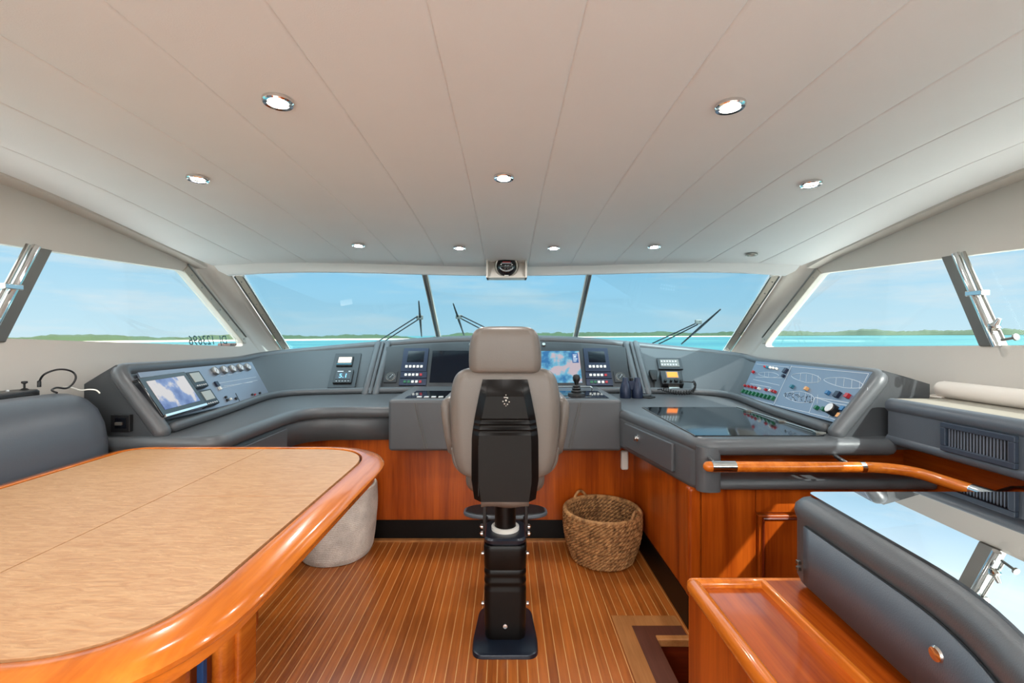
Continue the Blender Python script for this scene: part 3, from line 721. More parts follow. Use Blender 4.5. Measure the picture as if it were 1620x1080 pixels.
for px, py in ((335, 590), (349.3, 588), (362.7, 586), (375, 584), (387, 583)):
    a, b_ = PLf.hit(px, py); c = PLf.pt(a, b_, 0)
    g = MB().lathe([(.024, PO), (.025, .026), (.022, .030), (.020, .028)], c, PLf.n, 26, caps=False).build('gauge_ring', M['steel'], lp)
    MB().lathe([(0, .0285), (.021, .028), (.021, .02)], c, PLf.n, 26).build('gauge_dial', M['dial'], g)
    m = MB(); f2 = Fr(PLf.pt(a, b_, .0287), PLf.u * .8 + PLf.v * .6, PLf.v * .8 - PLf.u * .6); m.box(-.012, .012, -.0007, .0007, 0, .001, f2); m.build('gauge_needle', M['black'], g)
for px, py, w, mt in ((338, 610, .014, 'bluedark'), (343, 617, .009, 'white'), (352.5, 631, .006, 'black'), (355, 635.5, .007, 'black'), (360, 634, .006, 'white'), (369, 633, .007, 'black'), (395, 626.5, .006, 'black'), (399, 626.5, .005, 'red'), (407, 624, .006, 'black')):
    a, b_ = PLf.hit(px, py); box('switch', M[mt], lp, a - w, a + w, b_ - w, b_ + w, PO, .024, PLf, bevel=.002)
def unit(fr, pts, name, lab, cat, th, body, screen, inset, scr_th=.002, group=None, keys=0):
    r = fr.rect(pts, th); t = thing(name, lab, cat, centre(fr, r), group)
    on_rect(fr, r, 'housing', M[body], t, .013, th, .006)
    i = inset; w = r[1] - r[0]; h = r[3] - r[2]
    on_rect(fr, (r[0] + i[0] * w, r[1] - i[1] * w, r[2] + i[2] * h, r[3] - i[3] * h), 'screen', M[screen], t, th - .002, th + scr_th, .001)
    for k in range(keys):
        a = r[0] + w * (.2 + .6 * k / (keys - 1)); b_ = r[2] + h * .13; box('key', M['dial'], t, a - .004, a + .004, b_ - .003, b_ + .003, th - .002, th + .003, fr)
    return t, r
t, r = unit(PLf, [(219.5, 596), (299, 587), (323, 643), (255, 657)], 'chartplotter', 'tilted chartplotter with a pale chart on the left instrument panel', 'chartplotter', .045, 'blackgloss', 'chart2', (.10, .10, .14, .12))
box('lower_lip', M['chrome'], t, r[0] + .01, r[1] - .004, r[2] - .006, r[2] + .006, .03, .05, PLf, bevel=.002)
unit(PLf, [(293.6, 588), (318, 586), (329, 610), (309, 615)], 'wind_display', 'upper of two small black square displays beside the left chartplotter', 'instrument', .038, 'black', 'lcdg', (.2, .14, .34, .1), keys=5, group='small black displays')
unit(PLf, [(311, 617), (336, 615), (347, 637), (327, 643)], 'wind_display', 'lower of two small black square displays beside the left chartplotter', 'instrument', .038, 'black', 'lcdg', (.2, .14, .34, .1), keys=5, group='small black displays')

# ---- right switch panel
PRf = Fr((1.42, 2.78, 1.0), V((1.312, 1.79, 1)) - V((1.42, 2.76, 1)), V((1.50, 1.82, 1.262)) - V((1.312, 1.79, 1.0)))
rp = thing('ship_systems_panel', 'light blue-grey switch panel with green and red switches on the right dash', 'switch panel', (1.4, 2.3, 1.05))
def Z7(x, y): return (1160 + x / 6.75, 560 + y / 6.75)
def q7(*a): return [Z7(*p) for p in a]
quad(PRf, q7((265, 88), (1515, 212), (1185, 770), (95, 465)), .006, .014, 'face_plate', M['panel'], rp)
m = MB()
def ln7(*ps, w=.0011, closed=False):
    ps = list(ps) + ([ps[0]] if closed else [])
    for p, q in zip(ps, ps[1:]): line(PRf, Z7(*p), Z7(*q), w, mb_=m)
ln7((650, 140), (460, 550), w=.0015); ln7((640, 150), (1480, 230), (1310, 550), (905, 480), (840, 645), (475, 560))
ln7((905, 480), (1100, 545), (1050, 700), (840, 648)); ln7((1100, 545), (1310, 580)); ln7((270, 120), (620, 155)); ln7((110, 460), (455, 555))
ln7((235, 285), (520, 350)); ln7((205, 330), (430, 372)); ln7((260, 260), (545, 270)); ln7((1060, 700), (1175, 740))
def hull(cx, cy, L, B, ang, ribs=3):
    pts = []
    for k in range(25):
        q = 2 * PI * k / 24; x = L * math.cos(q); y = B * math.sin(q) * (1 - .3 * max(0, -math.cos(q))); pts.append((cx + x * math.cos(ang) - y * math.sin(ang), cy + x * math.sin(ang) + y * math.cos(ang)))
    ln7(*pts, w=.0009)
    for k in range(ribs):
        x = L * (-.4 + .4 * k); ln7((cx + (x) * math.cos(ang) + B * .8 * math.sin(ang), cy + x * math.sin(ang) - B * .8), (cx + x, cy + x * math.sin(ang) + B * .8), w=.0007)
hull(805, 270, 160, 50, .14, 4); hull(1210, 325, 215, 52, .16, 5); hull(730, 475, 165, 60, .13, 5); hull(400, 235, 110, 28, .1, 2)
m.build('engraving', M['ink'], rp)
def btn(x, y, w, mt, h=.028, hh=None):
    a, b_ = PRf.hit(*Z7(x, y)); hh = hh or w; box('switch', M[mt], rp, a - w, a + w, b_ - hh, b_ + hh, .013, h, PRf, bevel=.0015)
for x, y, mt in ((155, 357, 'red'), (192, 364, 'red'), (230, 372, 'red'), (268, 380, 'red'), (310, 390, 'white'), (380, 402, 'red'), (430, 412, 'white'), (455, 418, 'red'), (478, 424, 'red')): btn(x, y, .007, mt)
for x, y in ((135, 415), (172, 425), (207, 435), (247, 443), (288, 453), (330, 463), (372, 475), (413, 483), (457, 493)): btn(x, y, .009, 'green', hh=.012)
for x, y, w, mt in ((368, 155, .005, 'red'), (395, 160, .006, 'teal'), (427, 165, .006, 'white'), (460, 171, .006, 'white'), (495, 178, .006, 'white'), (242, 210, .008, 'red'), (590, 200, .014, 'bluedark'), (568, 255, .008, 'bluedark'), (665, 370, .009, 'teal'), (820, 395, .009, 'orange'), (1052, 440, .009, 'blue'), (1155, 460, .014, 'bluedark'), (1265, 475, .010, 'red'), (932, 600, .009, 'green'), (1008, 615, .009, 'green'), (1215, 615, .010, 'blue'), (1178, 688, .010, 'orange'), (1282, 630, .004, 'black'), (1262, 660, .004, 'white')): btn(x, y, w, mt)
a, b_ = PRf.hit(*Z7(1120, 635))
MB().lathe([(.024, .013), (.024, .04), (.021, .044), (.0, .045)], PRf.pt(a, b_, 0), PRf.n, 28).build('rotary_knob', M['black'], rp)
MB().lathe([(.0205, .044), (.019, .047), (.0, .047)], PRf.pt(a, b_, 0), PRf.n, 28).build('knob_cap', M['dial'], rp)
m = MB()
for k in range(60):
    x = 570 + random.random() * 310; y = 420 + (x - 570) * .17 + random.random() * 75 ; a, b_ = PRf.hit(*Z7(x, y)); m.box(a - .0012, a + .0012, b_ - .0012, b_ + .0012, .014, .017, PRf)
m.build('indicator_lamps', M['black'], rp)

# ---- right section: key pad and radio with handset
FRs = Fr((1.1, 3.09, 1.0), V((1.28, 3.06, 1)) - V((.93, 3.10, 1)), V((0, .32, .33)))
r = FRs.rect([(1040, 567), (1077, 568), (1080, 586), (1040, 584)]); t = thing('autopilot_keypad', 'black keypad with two rows of pale keys above the radio', 'keypad', centre(FRs, r))
on_rect(FRs, r, 'frame', M['panelblack'], t, -.004, .012, .003)
w = r[1] - r[0]; h = r[3] - r[2]; on_rect(FRs, (r[0] + .1 * w, r[1] - .12 * w, r[2] + .17 * h, r[3] - .17 * h), 'key_field', M['alu'], t, .011, .016, .002)
for i in range(6):
    for j in range(2):
        a = r[0] + w * (.17 + .115 * i); b_ = r[2] + h * (.34 + .3 * j); box('key', M['ink'], t, a - .0055, a + .0055, b_ - .006, b_ + .006, .015, .018, FRs)
r = FRs.rect([(1044, 592), (1078, 594), (1078, 615), (1044, 613)]); rad = thing('vhf_radio', 'black marine radio with a glowing orange screen on the right dash face', 'radio', centre(FRs, r))
on_rect(FRs, r, 'body', M['black'], rad, 0, .05, .006); w = r[1] - r[0]; h = r[3] - r[2]
on_rect(FRs, (r[0] + .3 * w, r[0] + .78 * w, r[2] + .48 * h, r[2] + .86 * h), 'screen', M['lcdo'], rad, .049, .053, .001)
on_rect(FRs, (r[0] + .25 * w, r[0] + .83 * w, r[2] + .43 * h, r[2] + .92 * h), 'screen_surround', M['alu'], rad, .046, .051, .001)
for f, rr, z in ((.15, .011, .2), (.42, .009, .2), (.66, .015, .24), (.88, .010, .2)):
    MB().lathe([(rr, .048), (rr * .9, .064), (0, .065)], FRs.pt(r[0] + f * w, r[2] + z * h, 0), FRs.n, 18).build('knob', M['rubber'], rad)
MB().box(r[0] + .3 * w, r[0] + .8 * w, r[2] - .03, r[2] + .004, .0, .03, FRs).build('bracket', M['steel'], rad, bevel=.003)
mic = thing('radio_microphone', 'black hand microphone with coiled cable hanging left of the orange-screen radio', 'microphone', P(1034, 597, 3.12))
a, b_ = FRs.hit(1033, 597)
m = MB(); rr = []
for zz, hw, hd in ((-.045, .014, .010), (-.03, .019, .014), (0, .025, .017), (.028, .029, .018), (.038, .026, .015)):
    rr.append([FRs.pt(a + x, b_ + zz, .024 + y) for x, y in rrect(hw, hd, hd * .6, 4)])
m.rings(rr); m.build('handset', M['rubber'], mic)
p0 = FRs.pt(a, b_ - .045, .024)
path = smoothpath([p0, p0 + V((.0, -.01, -.06)), V((p0.x + .02, 3.03, 1.04)), V((p0.x + .10, 2.99, 1.022)), V((p0.x + .2, 3.0, 1.03)), V((p0.x + .235, 3.05, 1.08)), FRs.pt(r[0] + .8 * w, r[2] + .1 * h, .06)], 30)
co = []
Lp = len(path)
for i, p in enumerate(path):
    f = i / Lp; amp = .013 if .32 < f < .85 else 0
    q = i * 1.25; nx = V((math.cos(q) * .5, math.cos(q) * .3, math.sin(q))); co.append(p + nx * amp)
MB().tube(co, .0035, 6).build('coiled_cable', M['rubber'], mic, angle=80)

# ================================================================== COUNTER + POD
def edge_roll(path, r, name, mat, parent): return MB().tube(path, r, 14, dome=True).build(name, mat, parent, angle=80)
ct = thing('helm_counter', 'grey leather counter running from the left console to the helm, with padded edge', 'counter', (-1.0, 2.7, .8))
edge = fillet([V((-1.62, 1.80, 0)), V((-1.155, 1.80, 0)), V((-1.15, 2.56, 0)), V((-.62, 2.57, 0))], [0, .06, .22, 0], 8, closed=False)
poly = edge + [V((-.62, 3.3, 0)), V((-1.70, 3.3, 0)), V((-1.70, 1.80, 0))]
m = MB(); m.prism([V((p.x, p.y, .955)) for p in poly], (0, 0, .045)); m.build('worktop', M['leather'], ct, bevel=.004)
edge_roll([V((p.x, p.y, .968)) for p in edge], .033, 'padded_edge', M['leather'], ct)
m = MB(); rows = [[V((p.x, p.y, z)) for p in edge] for z in (.97, .81)]; m.rings(rows, close=False, caps=False)
m.build('fascia', M['leather'], ct, solid=.02, angle=60)
m = MB(); 
m.box(-1.134 - .001, -1.119, 1.9, 2.32, .825, .925); m.build('drawer', M['leather'], ct, bevel=.004)
box('underside', M['leather'], ct, -1.70, -1.16, 1.83, 3.0, .80, .82)
box('underside', M['leather'], ct, -1.2, -.62, 2.6, 2.7, .80, .82)

pod = thing('helm_pod', 'boxy grey leather helm pod jutting out in front of the chair', 'console', (0, 2.6, .78))
box('body', M['leather'], pod, -.64, .62, 2.45, 3.1, .775, 1.053, bevel=.022, seg=4)
box('control_plate', M['blackgloss'], pod, -.56, .56, 2.50, 2.82, 1.0525, 1.056)
for x0, x1 in ((-.50, -.44), (.39, .33)): MB().tube([V((x0, 2.4475, 1.035)), V((x1, 2.4475, .79))], .0015, 6).tube([V((x0 + .012, 2.4475, 1.035)), V((x1 + .012, 2.4475, .79))], .001, 6).build('stitching', M['alu'], pod)
m = MB()
for i in range(5): m.box(-.5 + .04 * i, -.475 + .04 * i, 2.52, 2.545, 1.055, 1.06)
m.build('key_row', M['dial'], pod, bevel=.002)
th = thing('joystick', 'black joystick with ringed rubber boot on the pod right of the chair', 'joystick', (.40, 2.62, 1.056))
MB().lathe([(.05, 0), (.048, .01), (.03, .016), (.032, .024), (.024, .03), (.027, .038), (.02, .044), (.022, .052), (.014, .06)], (.40, 2.62, 1.056), n=24).build('boot', M['rubber'], th)
MB().lathe([(.010, .05), (.012, .07), (.02, .085), (.022, .10), (.016, .115), (0, .12)], (.40, 2.62, 1.056), n=24).build('grip', M['rubber'], th)
th = thing('throttle_lever', 'low chrome and black control lever on the pod left of the chair', 'lever', (-.24, 2.62, 1.056))
box('base', M['black'], th, -.30, -.18, 2.56, 2.68, 1.056, 1.066, bevel=.004)
MB().tube([V((-.27, 2.60, 1.066)), V((-.26, 2.60, 1.09)), V((-.2, 2.6, 1.096))], .006, 10, dome=True).build('handle', M['chrome'], th)
rail = MB().tube(fillet([V((.18, 2.78, 1.057)), V((.18, 2.78, 1.085)), V((.52, 2.78, 1.085)), V((.52, 2.78, 1.057))], .015, 5, closed=False), .004, 8).build('guard_rail', M['chrome'], loc=(.35, 2.78, 1.057))
tag(rail, 'thin chrome guard rail on the pod behind the joystick', 'rail')

# chart table on the right
cht = thing('chart_table', 'grey leather chart table with glass top and wood-lined aft recess, right of the helm', 'chart table', (1.0, 2.2, .8))
e2 = fillet([V((.615, 3.0, 0)), V((.615, 2.56, 0)), V((.765, 1.765, 0)), V((1.47, 1.765, 0))], [0, .2, .06, 0], 8, closed=False)
poly = e2 + [V((1.65, 1.765, 0)), V((1.65, 3.3, 0)), V((.615, 3.3, 0))]
m = MB(); m.prism([V((p.x, p.y, .955)) for p in poly], (0, 0, .045)); m.build('worktop', M['leather'], cht, bevel=.004)
edge_roll([V((p.x, p.y, .968)) for p in e2], .033, 'padded_edge', M['leather'], cht)
side = [p for p in e2 if p.y > 1.772 or p.x < .80]
m = MB(); m.rings([[V((p.x - .03, p.y - .0, z)) for p in side] for z in (.97, .94, .86, .815, .80)], close=False, caps=False); 
m.build('side_fascia', M['leather'], cht, solid=.02, angle=60)
# corner post pad
MB().rings([[V((.78 + x, 1.765 + y, z)) for x, y in rrect(.045, .032, .03, 6)] for z in (.80, .82, .95, .97)]).build('corner_pad', M['leather'], cht, angle=60)
box('recess_back', M['cherry_x'], cht, .82, 1.655, 1.90, 1.93, .83, .96)
MB().box(.80, .83, 1.78, 1.93, .83, .96).build('recess_end', M['cherry_y'], cht)
MB().tube([V((.80, 1.765, .822)), V((1.65, 1.765, .822))], .020, 12).build('lower_roll', M['leather'], cht)
box('recess_shelf', M['leather'], cht, .80, 1.655, 1.77, 1.93, .805, .835, bevel=.004)
dd = (V((.765, 1.765, 0)) - V((.615, 2.56, 0))).normalized()
FD = Fr(V((.615 - .036, 2.56, .9)) + dd * 0, dd, (0, 0, 1))
if FD.n.x > 0: FD = Fr(FD.o + FD.u * 0, -FD.u, (0, 0, 1))
s0 = 1 if FD.u.y < 0 else -1
lo, hi = sorted((s0 * .20, s0 * .66))
box('drawer', M['leather'], cht, lo, hi, -.075, .045, -.006, .010, FD, bevel=.006)
cc = FD.pt((lo + hi) / 2 - s0 * .08, .0, .010)
MB().lathe([(.016, 0), (.016, .004), (.011, .006), (.010, .012), (.013, .018), (0, .02)], cc, FD.n, 20).build('drawer_knob', M['chrome'], cht)
gt = MB().box(.745, 1.255, 1.80, 2.51, 1.0005, 1.004).build('glass_top', M['blackgloss'], cht, smooth=False)
for p, q in (((.745, 1.80), (.745, 2.51)),): MB().tube([V((*p, 1.003)), V((*q, 1.003))], .0015, 6).build('glass_edge', M['alu'], gt)
m = MB(); m.tube([V((1.262, 1.82, 1.006)), V((1.262, 2.5, 1.006))], .004, 8)
for y in (1.83, 2.08, 2.36): m.box(1.235, 1.275, y - .012, y + .012, 1.004, 1.012)
m.build('hinge', M['steel'], cht, bevel=.001)

# binoculars standing on the counter
bn = thing('binoculars', 'dark blue-grey binoculars standing on end right of the helm pod', 'binoculars', (.80, 2.92, 1.0))
for k, x in enumerate((.755, .83)):
    MB().lathe([(.034, 0), (.036, .01), (.035, .05), (.031, .07), (.028, .085), (.022, .10), (.019, .105), (.019, .125), (.016, .13), (0, .13)], (x, 2.90, 1.0), n=24).build('barrel', M['bluedark'], bn)
MB().box(.77, .815, 2.885, 2.915, 1.05, 1.11).build('bridge', M['bluedark'], bn, bevel=.008)
MB().lathe([(.01, 0), (.012, .004), (.012, .02), (0, .024)], (.792, 2.90, 1.108), n=16).build('focus_wheel', M['rubber'], bn)
MB().tube([V((.86, 2.9, 1.004)), V((.90, 2.87, 1.006)), V((.94, 2.9, 1.006)), V((.93, 2.95, 1.006)), V((.88, 2.94, 1.006))], .006, 8).build('strap', M['rubber'], bn)

# ================================================================== WOOD FRONTS
XF[0] = 0
wf = tag(box('helm_front_panel', M['cherry_v'], None, -2.1, .88, 3.12, 3.15, .135, .70, loc='auto'), 'reddish cherry wood panel below the helm counter', 'wood panel')
tag(box('toe_kick', M['toe'], None, -2.1, .87, 3.112, 3.15, .012, .135, loc='auto'), 'black toe kick under the cherry helm panel at the front', 'toe kick')
cab = thing('helm_side_cabinet', 'tall cherry wood cabinet under the chart table, right of the basket', 'cabinet', (1.2, 2.6, 0))
MB().box(.868, 1.98, 2.17, 3.12, .155, .68).build('body', M['cherry_v'], cab)
box('corner_post', M['cherry_v'], cab, .857, .92, 2.145, 2.20, .155, .68, bevel=.018, seg=5)
box('side_toe_kick', M['toe'], cab, .862, .90, 2.165, 3.11, .0, .155)
box('aft_panel', M['cherry_v'], cab, .922, 1.18, 2.158, 2.18, .0, .68, bevel=.002)
box('upper_rail', M['cherry_v'], cab, 1.182, 1.98, 2.158, 2.18, .56, .68, bevel=.002)
MB().box(1.19, 1.85, 2.150, 2.18, .0, .55).build('door', M['cherry_v'], cab, bevel=.006)
MB().tube([V((1.21, 2.147, .02)), V((1.21, 2.147, .535)), V((1.83, 2.147, .535))], .008, 8).build('door_moulding', M['redwood'], cab)
# motion sensor on the panel
sb = thing('wall_sensor', 'rounded white plastic box fixed to the cherry panel above the wicker basket', 'sensor', (.80, 3.09, .55))
box('body', M['white'], sb, .775, .825, 3.08, 3.12, .485, .615, bevel=.014, seg=4)

# right sideboard with vent
XF[0] = K
sbd = thing('sideboard', 'grey leather side console with air vent, along the right wall', 'sideboard', (1.8, 1.0, .9))
m = MB(); m.box(1.49, WXS, -1.2, 1.775, .995, 1.12); m.build('body', M['leather'], sbd)
m = MB(); m.box(1.50, WXS, -1.2, 1.775, 1.12, 1.153).box(1.69, WXS, 1.775, 2.9, 1.10, 1.153); m.build('top', simple('greige_top', rgb(150, 144, 132), .6), sbd)
MB().tube([V((1.497, 1.77, 1.128)), V((1.497, -1.2, 1.128))], .028, 14).build('padded_edge', M['leather2'], sbd)
MB().tube([V((1.492, 1.77, 1.0)), V((1.492, -1.2, 1.0))], .020, 14).build('lower_roll', M['leather2'], sbd)
box('face', M['leather2'], sbd, 1.478, 1.495, -1.2, 1.765, 1.005, 1.115)
box('wood_lining', M['cherry_y'], sbd, 1.655, 1.68, -1.2, 1.93, FZ, .99)
FV = Fr((1.478, 1.45, 1.06), (0, -1, 0), (0, 0, 1))
if FV.n.x > 0: FV = Fr((1.478, 1.45, 1.06), (0, 1, 0), (0, 0, 1))
vt = thing('air_vent', 'dark rectangular air vent with upright slats on the right side console', 'vent', (1.478, 1.45, 1.06))
r = FV.rect([(1493, 664), (1612, 690), (1613, 735), (1493, 708)])
z0, z1 = 1.012, 1.108
def vb(a0, a1, b0, b1, c0, c1, mm): mm.box(a0, a1, b0 - 1.06, b1 - 1.06, c0, c1, FV)
A0, A1 = r[0], r[1]
m = MB(); vb(A0, A1, z1 - .018, z1, 0, .014, m); vb(A0, A1, z0, z0 + .018, 0, .014, m); vb(A0, A0 + .018, z0 + .018, z1 - .018, 0, .014, m); vb(A1 - .018, A1, z0 + .018, z1 - .018, 0, .014, m)
m.build('frame', simple('slate_vent_frame', rgb(52, 62, 76), .4), vt, bevel=.003)
m = MB(); vb(A0 + .01, A1 - .01, z0 + .01, z1 - .01, .0003, .002, m); m.build('backing', M['rubber'], vt)
for k in range(19):
    a = A0 + .024 + (A1 - A0 - .048) * k / 18; m = MB(); vb(a - .0010, a + .0010, z0 + .018, z1 - .018, .002, .006, m); m.build('slat', M['panell'], vt)
# handrail
hr = thing('handrail', 'varnished wooden handrail with steel sleeves bending round the recess on the right', 'handrail', (1.2, 1.68, .91))
hp = [V((.735, 1.66, .921)), V((1.36, 1.66, .918)), V((1.435, 1.60, .920)), V((1.435, 1.1, .925))]
hpath = fillet(hp, [0, .12, .12, 0], 8, closed=False)
MB().tube(hpath, .019, 16, dome=True).build('rail', M['rim'], hr, angle=80)
MB().tube([V((.745, 1.66, .921)), V((.832, 1.66, .921))],   .0205, 16).build('steel_sleeve', M['chrome'], hr)
MB().tube([V((1.285, 1.66, .9185)), V((1.302, 1.66, .9185))],   .0205, 16).build('steel_collar', M['chrome'], hr)
MB().tube([V((1.435, 1.40, .922)), V((1.435, 1.28, .924))],   .0205, 16).build('steel_sleeve', M['chrome'], hr)
for x in (.765, 1.25):
    MB().tube([V((x, 1.90, .935)), V((x + .005, 1.75, .94)), V((x + .005, 1.675, .925))], .008, 10).lathe([(.028, 0), (.027, .006), (.012, .012), (.010, .02)], (x, 1.90, .935), (0, -1, 0), 20).build('bracket', M['chrome'], hr)
MB().tube([V((1.655, 1.38, .935)), V((1.52, 1.37, .938)), V((1.45, 1.36, .925))], .008, 10).lathe([(.026, 0), (.025, .006), (.012, .012)], (1.655, 1.38, .935), (-1, 0, 0), 20).build('bracket', M['chrome'], hr)
# rolled cream blind
rl = thing('rolled_cover', 'rolled cream vinyl cover lying along the right window sill', 'roll', (1.73, 1.2, 1.153))
MB().tube([V((1.73, 1.80, 1.186)), V((1.73, .4, 1.186))], .033, 20, dome=True).build('roll', M['roll'], rl, angle=80)
MB().prism([V((1.69, 1.83, 1.154)), V((1.74, 1.86, 1.154)), V((1.76, 1.80, 1.154)), V((1.70, 1.78, 1.154))], (0, 0, .006)).build('loose_flap', M['roll'], rl)

# ================================================================== WOOD PEDESTAL + GLASS TOPPED BOX
XF[0] = .929
pd = thing('wooden_pedestal', 'cherry wood pedestal with recessed tray top beside the stairs, bottom right', 'cabinet', (1.2, 1.0, 0))
zt = .562
MB().box(.625, 1.77, .2, 1.565, -.107, zt - .03).build('body', M['cherry_v'], pd)
MB().tube([V((.64, 1.55, zt - .022)), V((.64, .2, zt - .022))], .026, 14, dome=True).build('side_rail', M['rim'], pd, angle=80)
MB().tube([V((.64, 1.565, zt - .018)), V((1.77, 1.565, zt - .018))], .020, 12, dome=True).build('end_rail', M['rim'], pd, angle=80)
box('tray', M['cherry_y'], pd, .64, 1.0, .2, 1.56, zt - .03, zt - .022)
box('inner_rail', M['rim'], pd, .865, .885, .2, 1.555, zt - .03, zt + .004, bevel=.006)
box('inner_ledge', M['cherry_y'], pd, .885, 1.77, .2, 1.555, zt - .03, zt)
bx = thing('leather_chest', 'grey leather box with clear glass top and steel knob, bottom right corner', 'chest', (1.4, 1.0, .575))
lt, lb = .862, .572
def bulge(y, z):  # inboard side, slightly bellied towards aft
    t = max(0, (1.25 - y) / .9); return .958 - .16 * min(1, t) ** 1.3 * 0 + 0
side_top = [V((1.765, 1.57, 0)), V((.965, 1.57, 0)), V((.945, 1.2, 0)), V((.93, .95, 0)), V((.80, .66, 0)), V((.78, .2, 0)), V((1.765, .2, 0))]
def ofs(path, d):
    out = []; c = V((1.25, .9, 0))
    for p in path:
        out.append(V((p.x + (d if p.x < 1.3 else -0), p.y - (d if p.y > 1.4 else 0), 0)))
    return out
base_path = fillet(side_top, [0, .07, .1, .25, .25, 0, 0], 6)
rings = []
for z, d in ((lb, .03), (lb + .012, .012), (lb + .03, .006), (lt - .075, .006), (lt - .07, .004), (lt - .05, 0), (lt - .03, .002), (lt - .012, .014), (lt, .04)):
    rings.append([V((p.x + (d if p.x < 1.3 else 0), p.y - (d if p.y > 1.4 else 0), z)) for p in base_path])
MB().rings(rings).build('body', M['leather'], bx, angle=60)
gp = [V((p.x + (.05 if p.x < 1.3 else 0), p.y - (.03 if p.y > 1.4 else 0), 0)) for p in fillet(side_top, [0, .03, .1, .25, .25, 0, 0], 6)]
m = MB(); m.prism([V((p.x, p.y, lt + .0005)) for p in gp], (0, 0, .008)); m.build('glass_top', M['tableglass'], bx, smooth=False)
m = MB(); m.prism([V((p.x + .0, p.y, lt - .001)) for p in gp], (0, 0, .001)); m.build('top_lining', M['leather2'], bx, smooth=False)
_dp = [p for p in base_path if p.x < 1.0 and p.y < 1.46]
_f = [p for p in base_path if p.x < 1.0 and p.y >= 1.46][-1]
dpath = [_f.lerp(_dp[0], k / 6) for k in range(1, 6)] + _dp
m = MB(); m.rings([[V((p.x + .002, p.y, z)) for p in dpath] for z in (lt - .078, lb + .03)], close=False, caps=False)
m.build('drop_door', M['leather2'], bx, solid=-.006, angle=60)
MB().tube([V((p.x + .003, p.y, lt - .077)) for p in dpath], .0025, 6).build('door_gap', M['rubber'], bx)
MB().tube([V((dpath[0].x + .002, dpath[0].y, z)) for z in (lt - .078, lb + .03)], .003, 6).build('door_gap', M['alu'], bx)
p = V((.9, .93, .70)); 
FK = Fr((.938, .97, .72), (0, -1, 0), (0, 0, 1))
if FK.n.x > 0: FK = Fr((.938, .97, .72), (0, 1, 0), (0, 0, 1))
MB().lathe([(.020, -.01), (.020, .006), (.014, .009), (.012, .016), (.017, .022), (.014, .027), (0, .028)], FK.o, FK.n, 24).build('knob', M['chrome'], bx)
for z in (.64, .66): MB().box(.945, .957, 1.478, 1.49, z - .006, z + .006).build('hinge', M['steel'], bx, bevel=.001)

XF[0] = 0
# ================================================================== HELM CHAIR
ch = thing('helm_chair', 'tall grey leather helm chair on a black pedestal, in the centre', 'chair', (0, 2.15, 0))
CX = -.008
def ringz(z, cy, hw, hd, r, n=6, cx=CX): return [V((cx + x, cy + y, z)) for x, y in rrect(hw, hd, min(r, hw * .99, hd * .99), n)]
# footplate
fp = [V((CX + x, y, 0)) for x, y in ((-.128, 2.33), (.128, 2.33), (.148, 2.06), (.142, 1.965), (-.142, 1.965), (-.148, 2.06))]
fpp = fillet(fp, [.07, .07, .05, .06, .06, .05], 6)
m = MB(); rr = []
for z, s in ((.0, 1), (.010, 1), (.016, .985), (.019, .95)): rr.append([V((CX + (p.x - CX) * s, 2.15 + (p.y - 2.15) * s, z)) for p in fpp])
m.rings(rr); m.build('floor_plate', M['basem'], ch)
# pedestal housing
rr = []
zz = [.018, .03, .08, .20, .235, .245, .255, .265, .275, .285, .295, .305, .315, .325, .335, .345, .42, .437, .445]
hws = [.090, .093, .095, .0965, .0965, .0965, .0925, .0925, .0965, .0965, .0925, .0925, .0965, .0965, .0925, .0965, .0985, .0985, .094]
for z, w in zip(zz, hws): rr.append(ringz(z, 2.165, w, w * 1.12, .035))
MB().rings(rr).build('pedestal_housing', M['shell'], ch, angle=40)
rr = [ringz(z, 2.165, w, w * 1.1, .04) for z, w in ((.445, .086), (.455, .086))]
rr2 = [ringz(z, 2.165, w, w * 1.15, .04) for z, w in ((.455, .094), (.47, .096), (.478, .090))]
MB().rings(rr).rings(rr2).build('housing_cap', M['basem'], ch)
MB().lathe([(.066, .0), (.066, .014), (.06, .018), (.052, .018)], (CX, 2.17, .478), n=32, caps=False).build('collar', M['white'], ch)
MB().lathe([(.050, 0), (.050, .25)], (CX, 2.17, .47), n=32).build('column', M['shell'], ch)
for x in (-.098, .098):
    for z in (.17, .40): MB().lathe([(.009, 0), (.008, .010), (0, .011)], (CX + x, 2.09, z), (math.copysign(1, x), 0, 0), 12).build('bolt', M['chrome'], ch)
MB().lathe([(.011, 0), (.010, .004), (0, .005)], (CX, 2.165 - .107, .085), (0, -1, 0), 16).build('lock_barrel', M['chrome'], ch)
# footrest
fr_ = [V((CX + x * .226, 2.58 + y * .09, 0)) for x, y in rrect(1, 1, .8, 8)]
m = MB(); rr = []
for z, s in ((.385, .96), (.392, 1.0), (.408, 1.0), (.415, .96)): rr.append([V((CX + (p.x - CX) * s, 2.58 + (p.y - 2.58) * s, z)) for p in fr_])
m.rings(rr); fo = m.build('footrest', M['black'], ch)
MB().tube([V((CX + (p.x - CX), p.y, .40)) for p in fr_], .011, 8, closed=True).build('rubber_edge', M['leather2'], fo)
for x in (-.105, .105):
    MB().box(CX + x - .009, CX + x + .009, 2.30, 2.33, .38, .66).build('footrest_arm', M['black'], ch, bevel=.003)
    MB().box(CX + x - .008, CX + x + .008, 2.30, 2.56, .395, .41).build('footrest_arm', M['black'], ch, bevel=.003)
    for z in (.43, .395): MB().lathe([(.012, 0), (.012, .01), (.007, .012), (0, .018)], (CX + x + math.copysign(.009, x), 2.31, z), (math.copysign(1, x), 0, 0), 12).build('bolt', M['chrome'], ch)
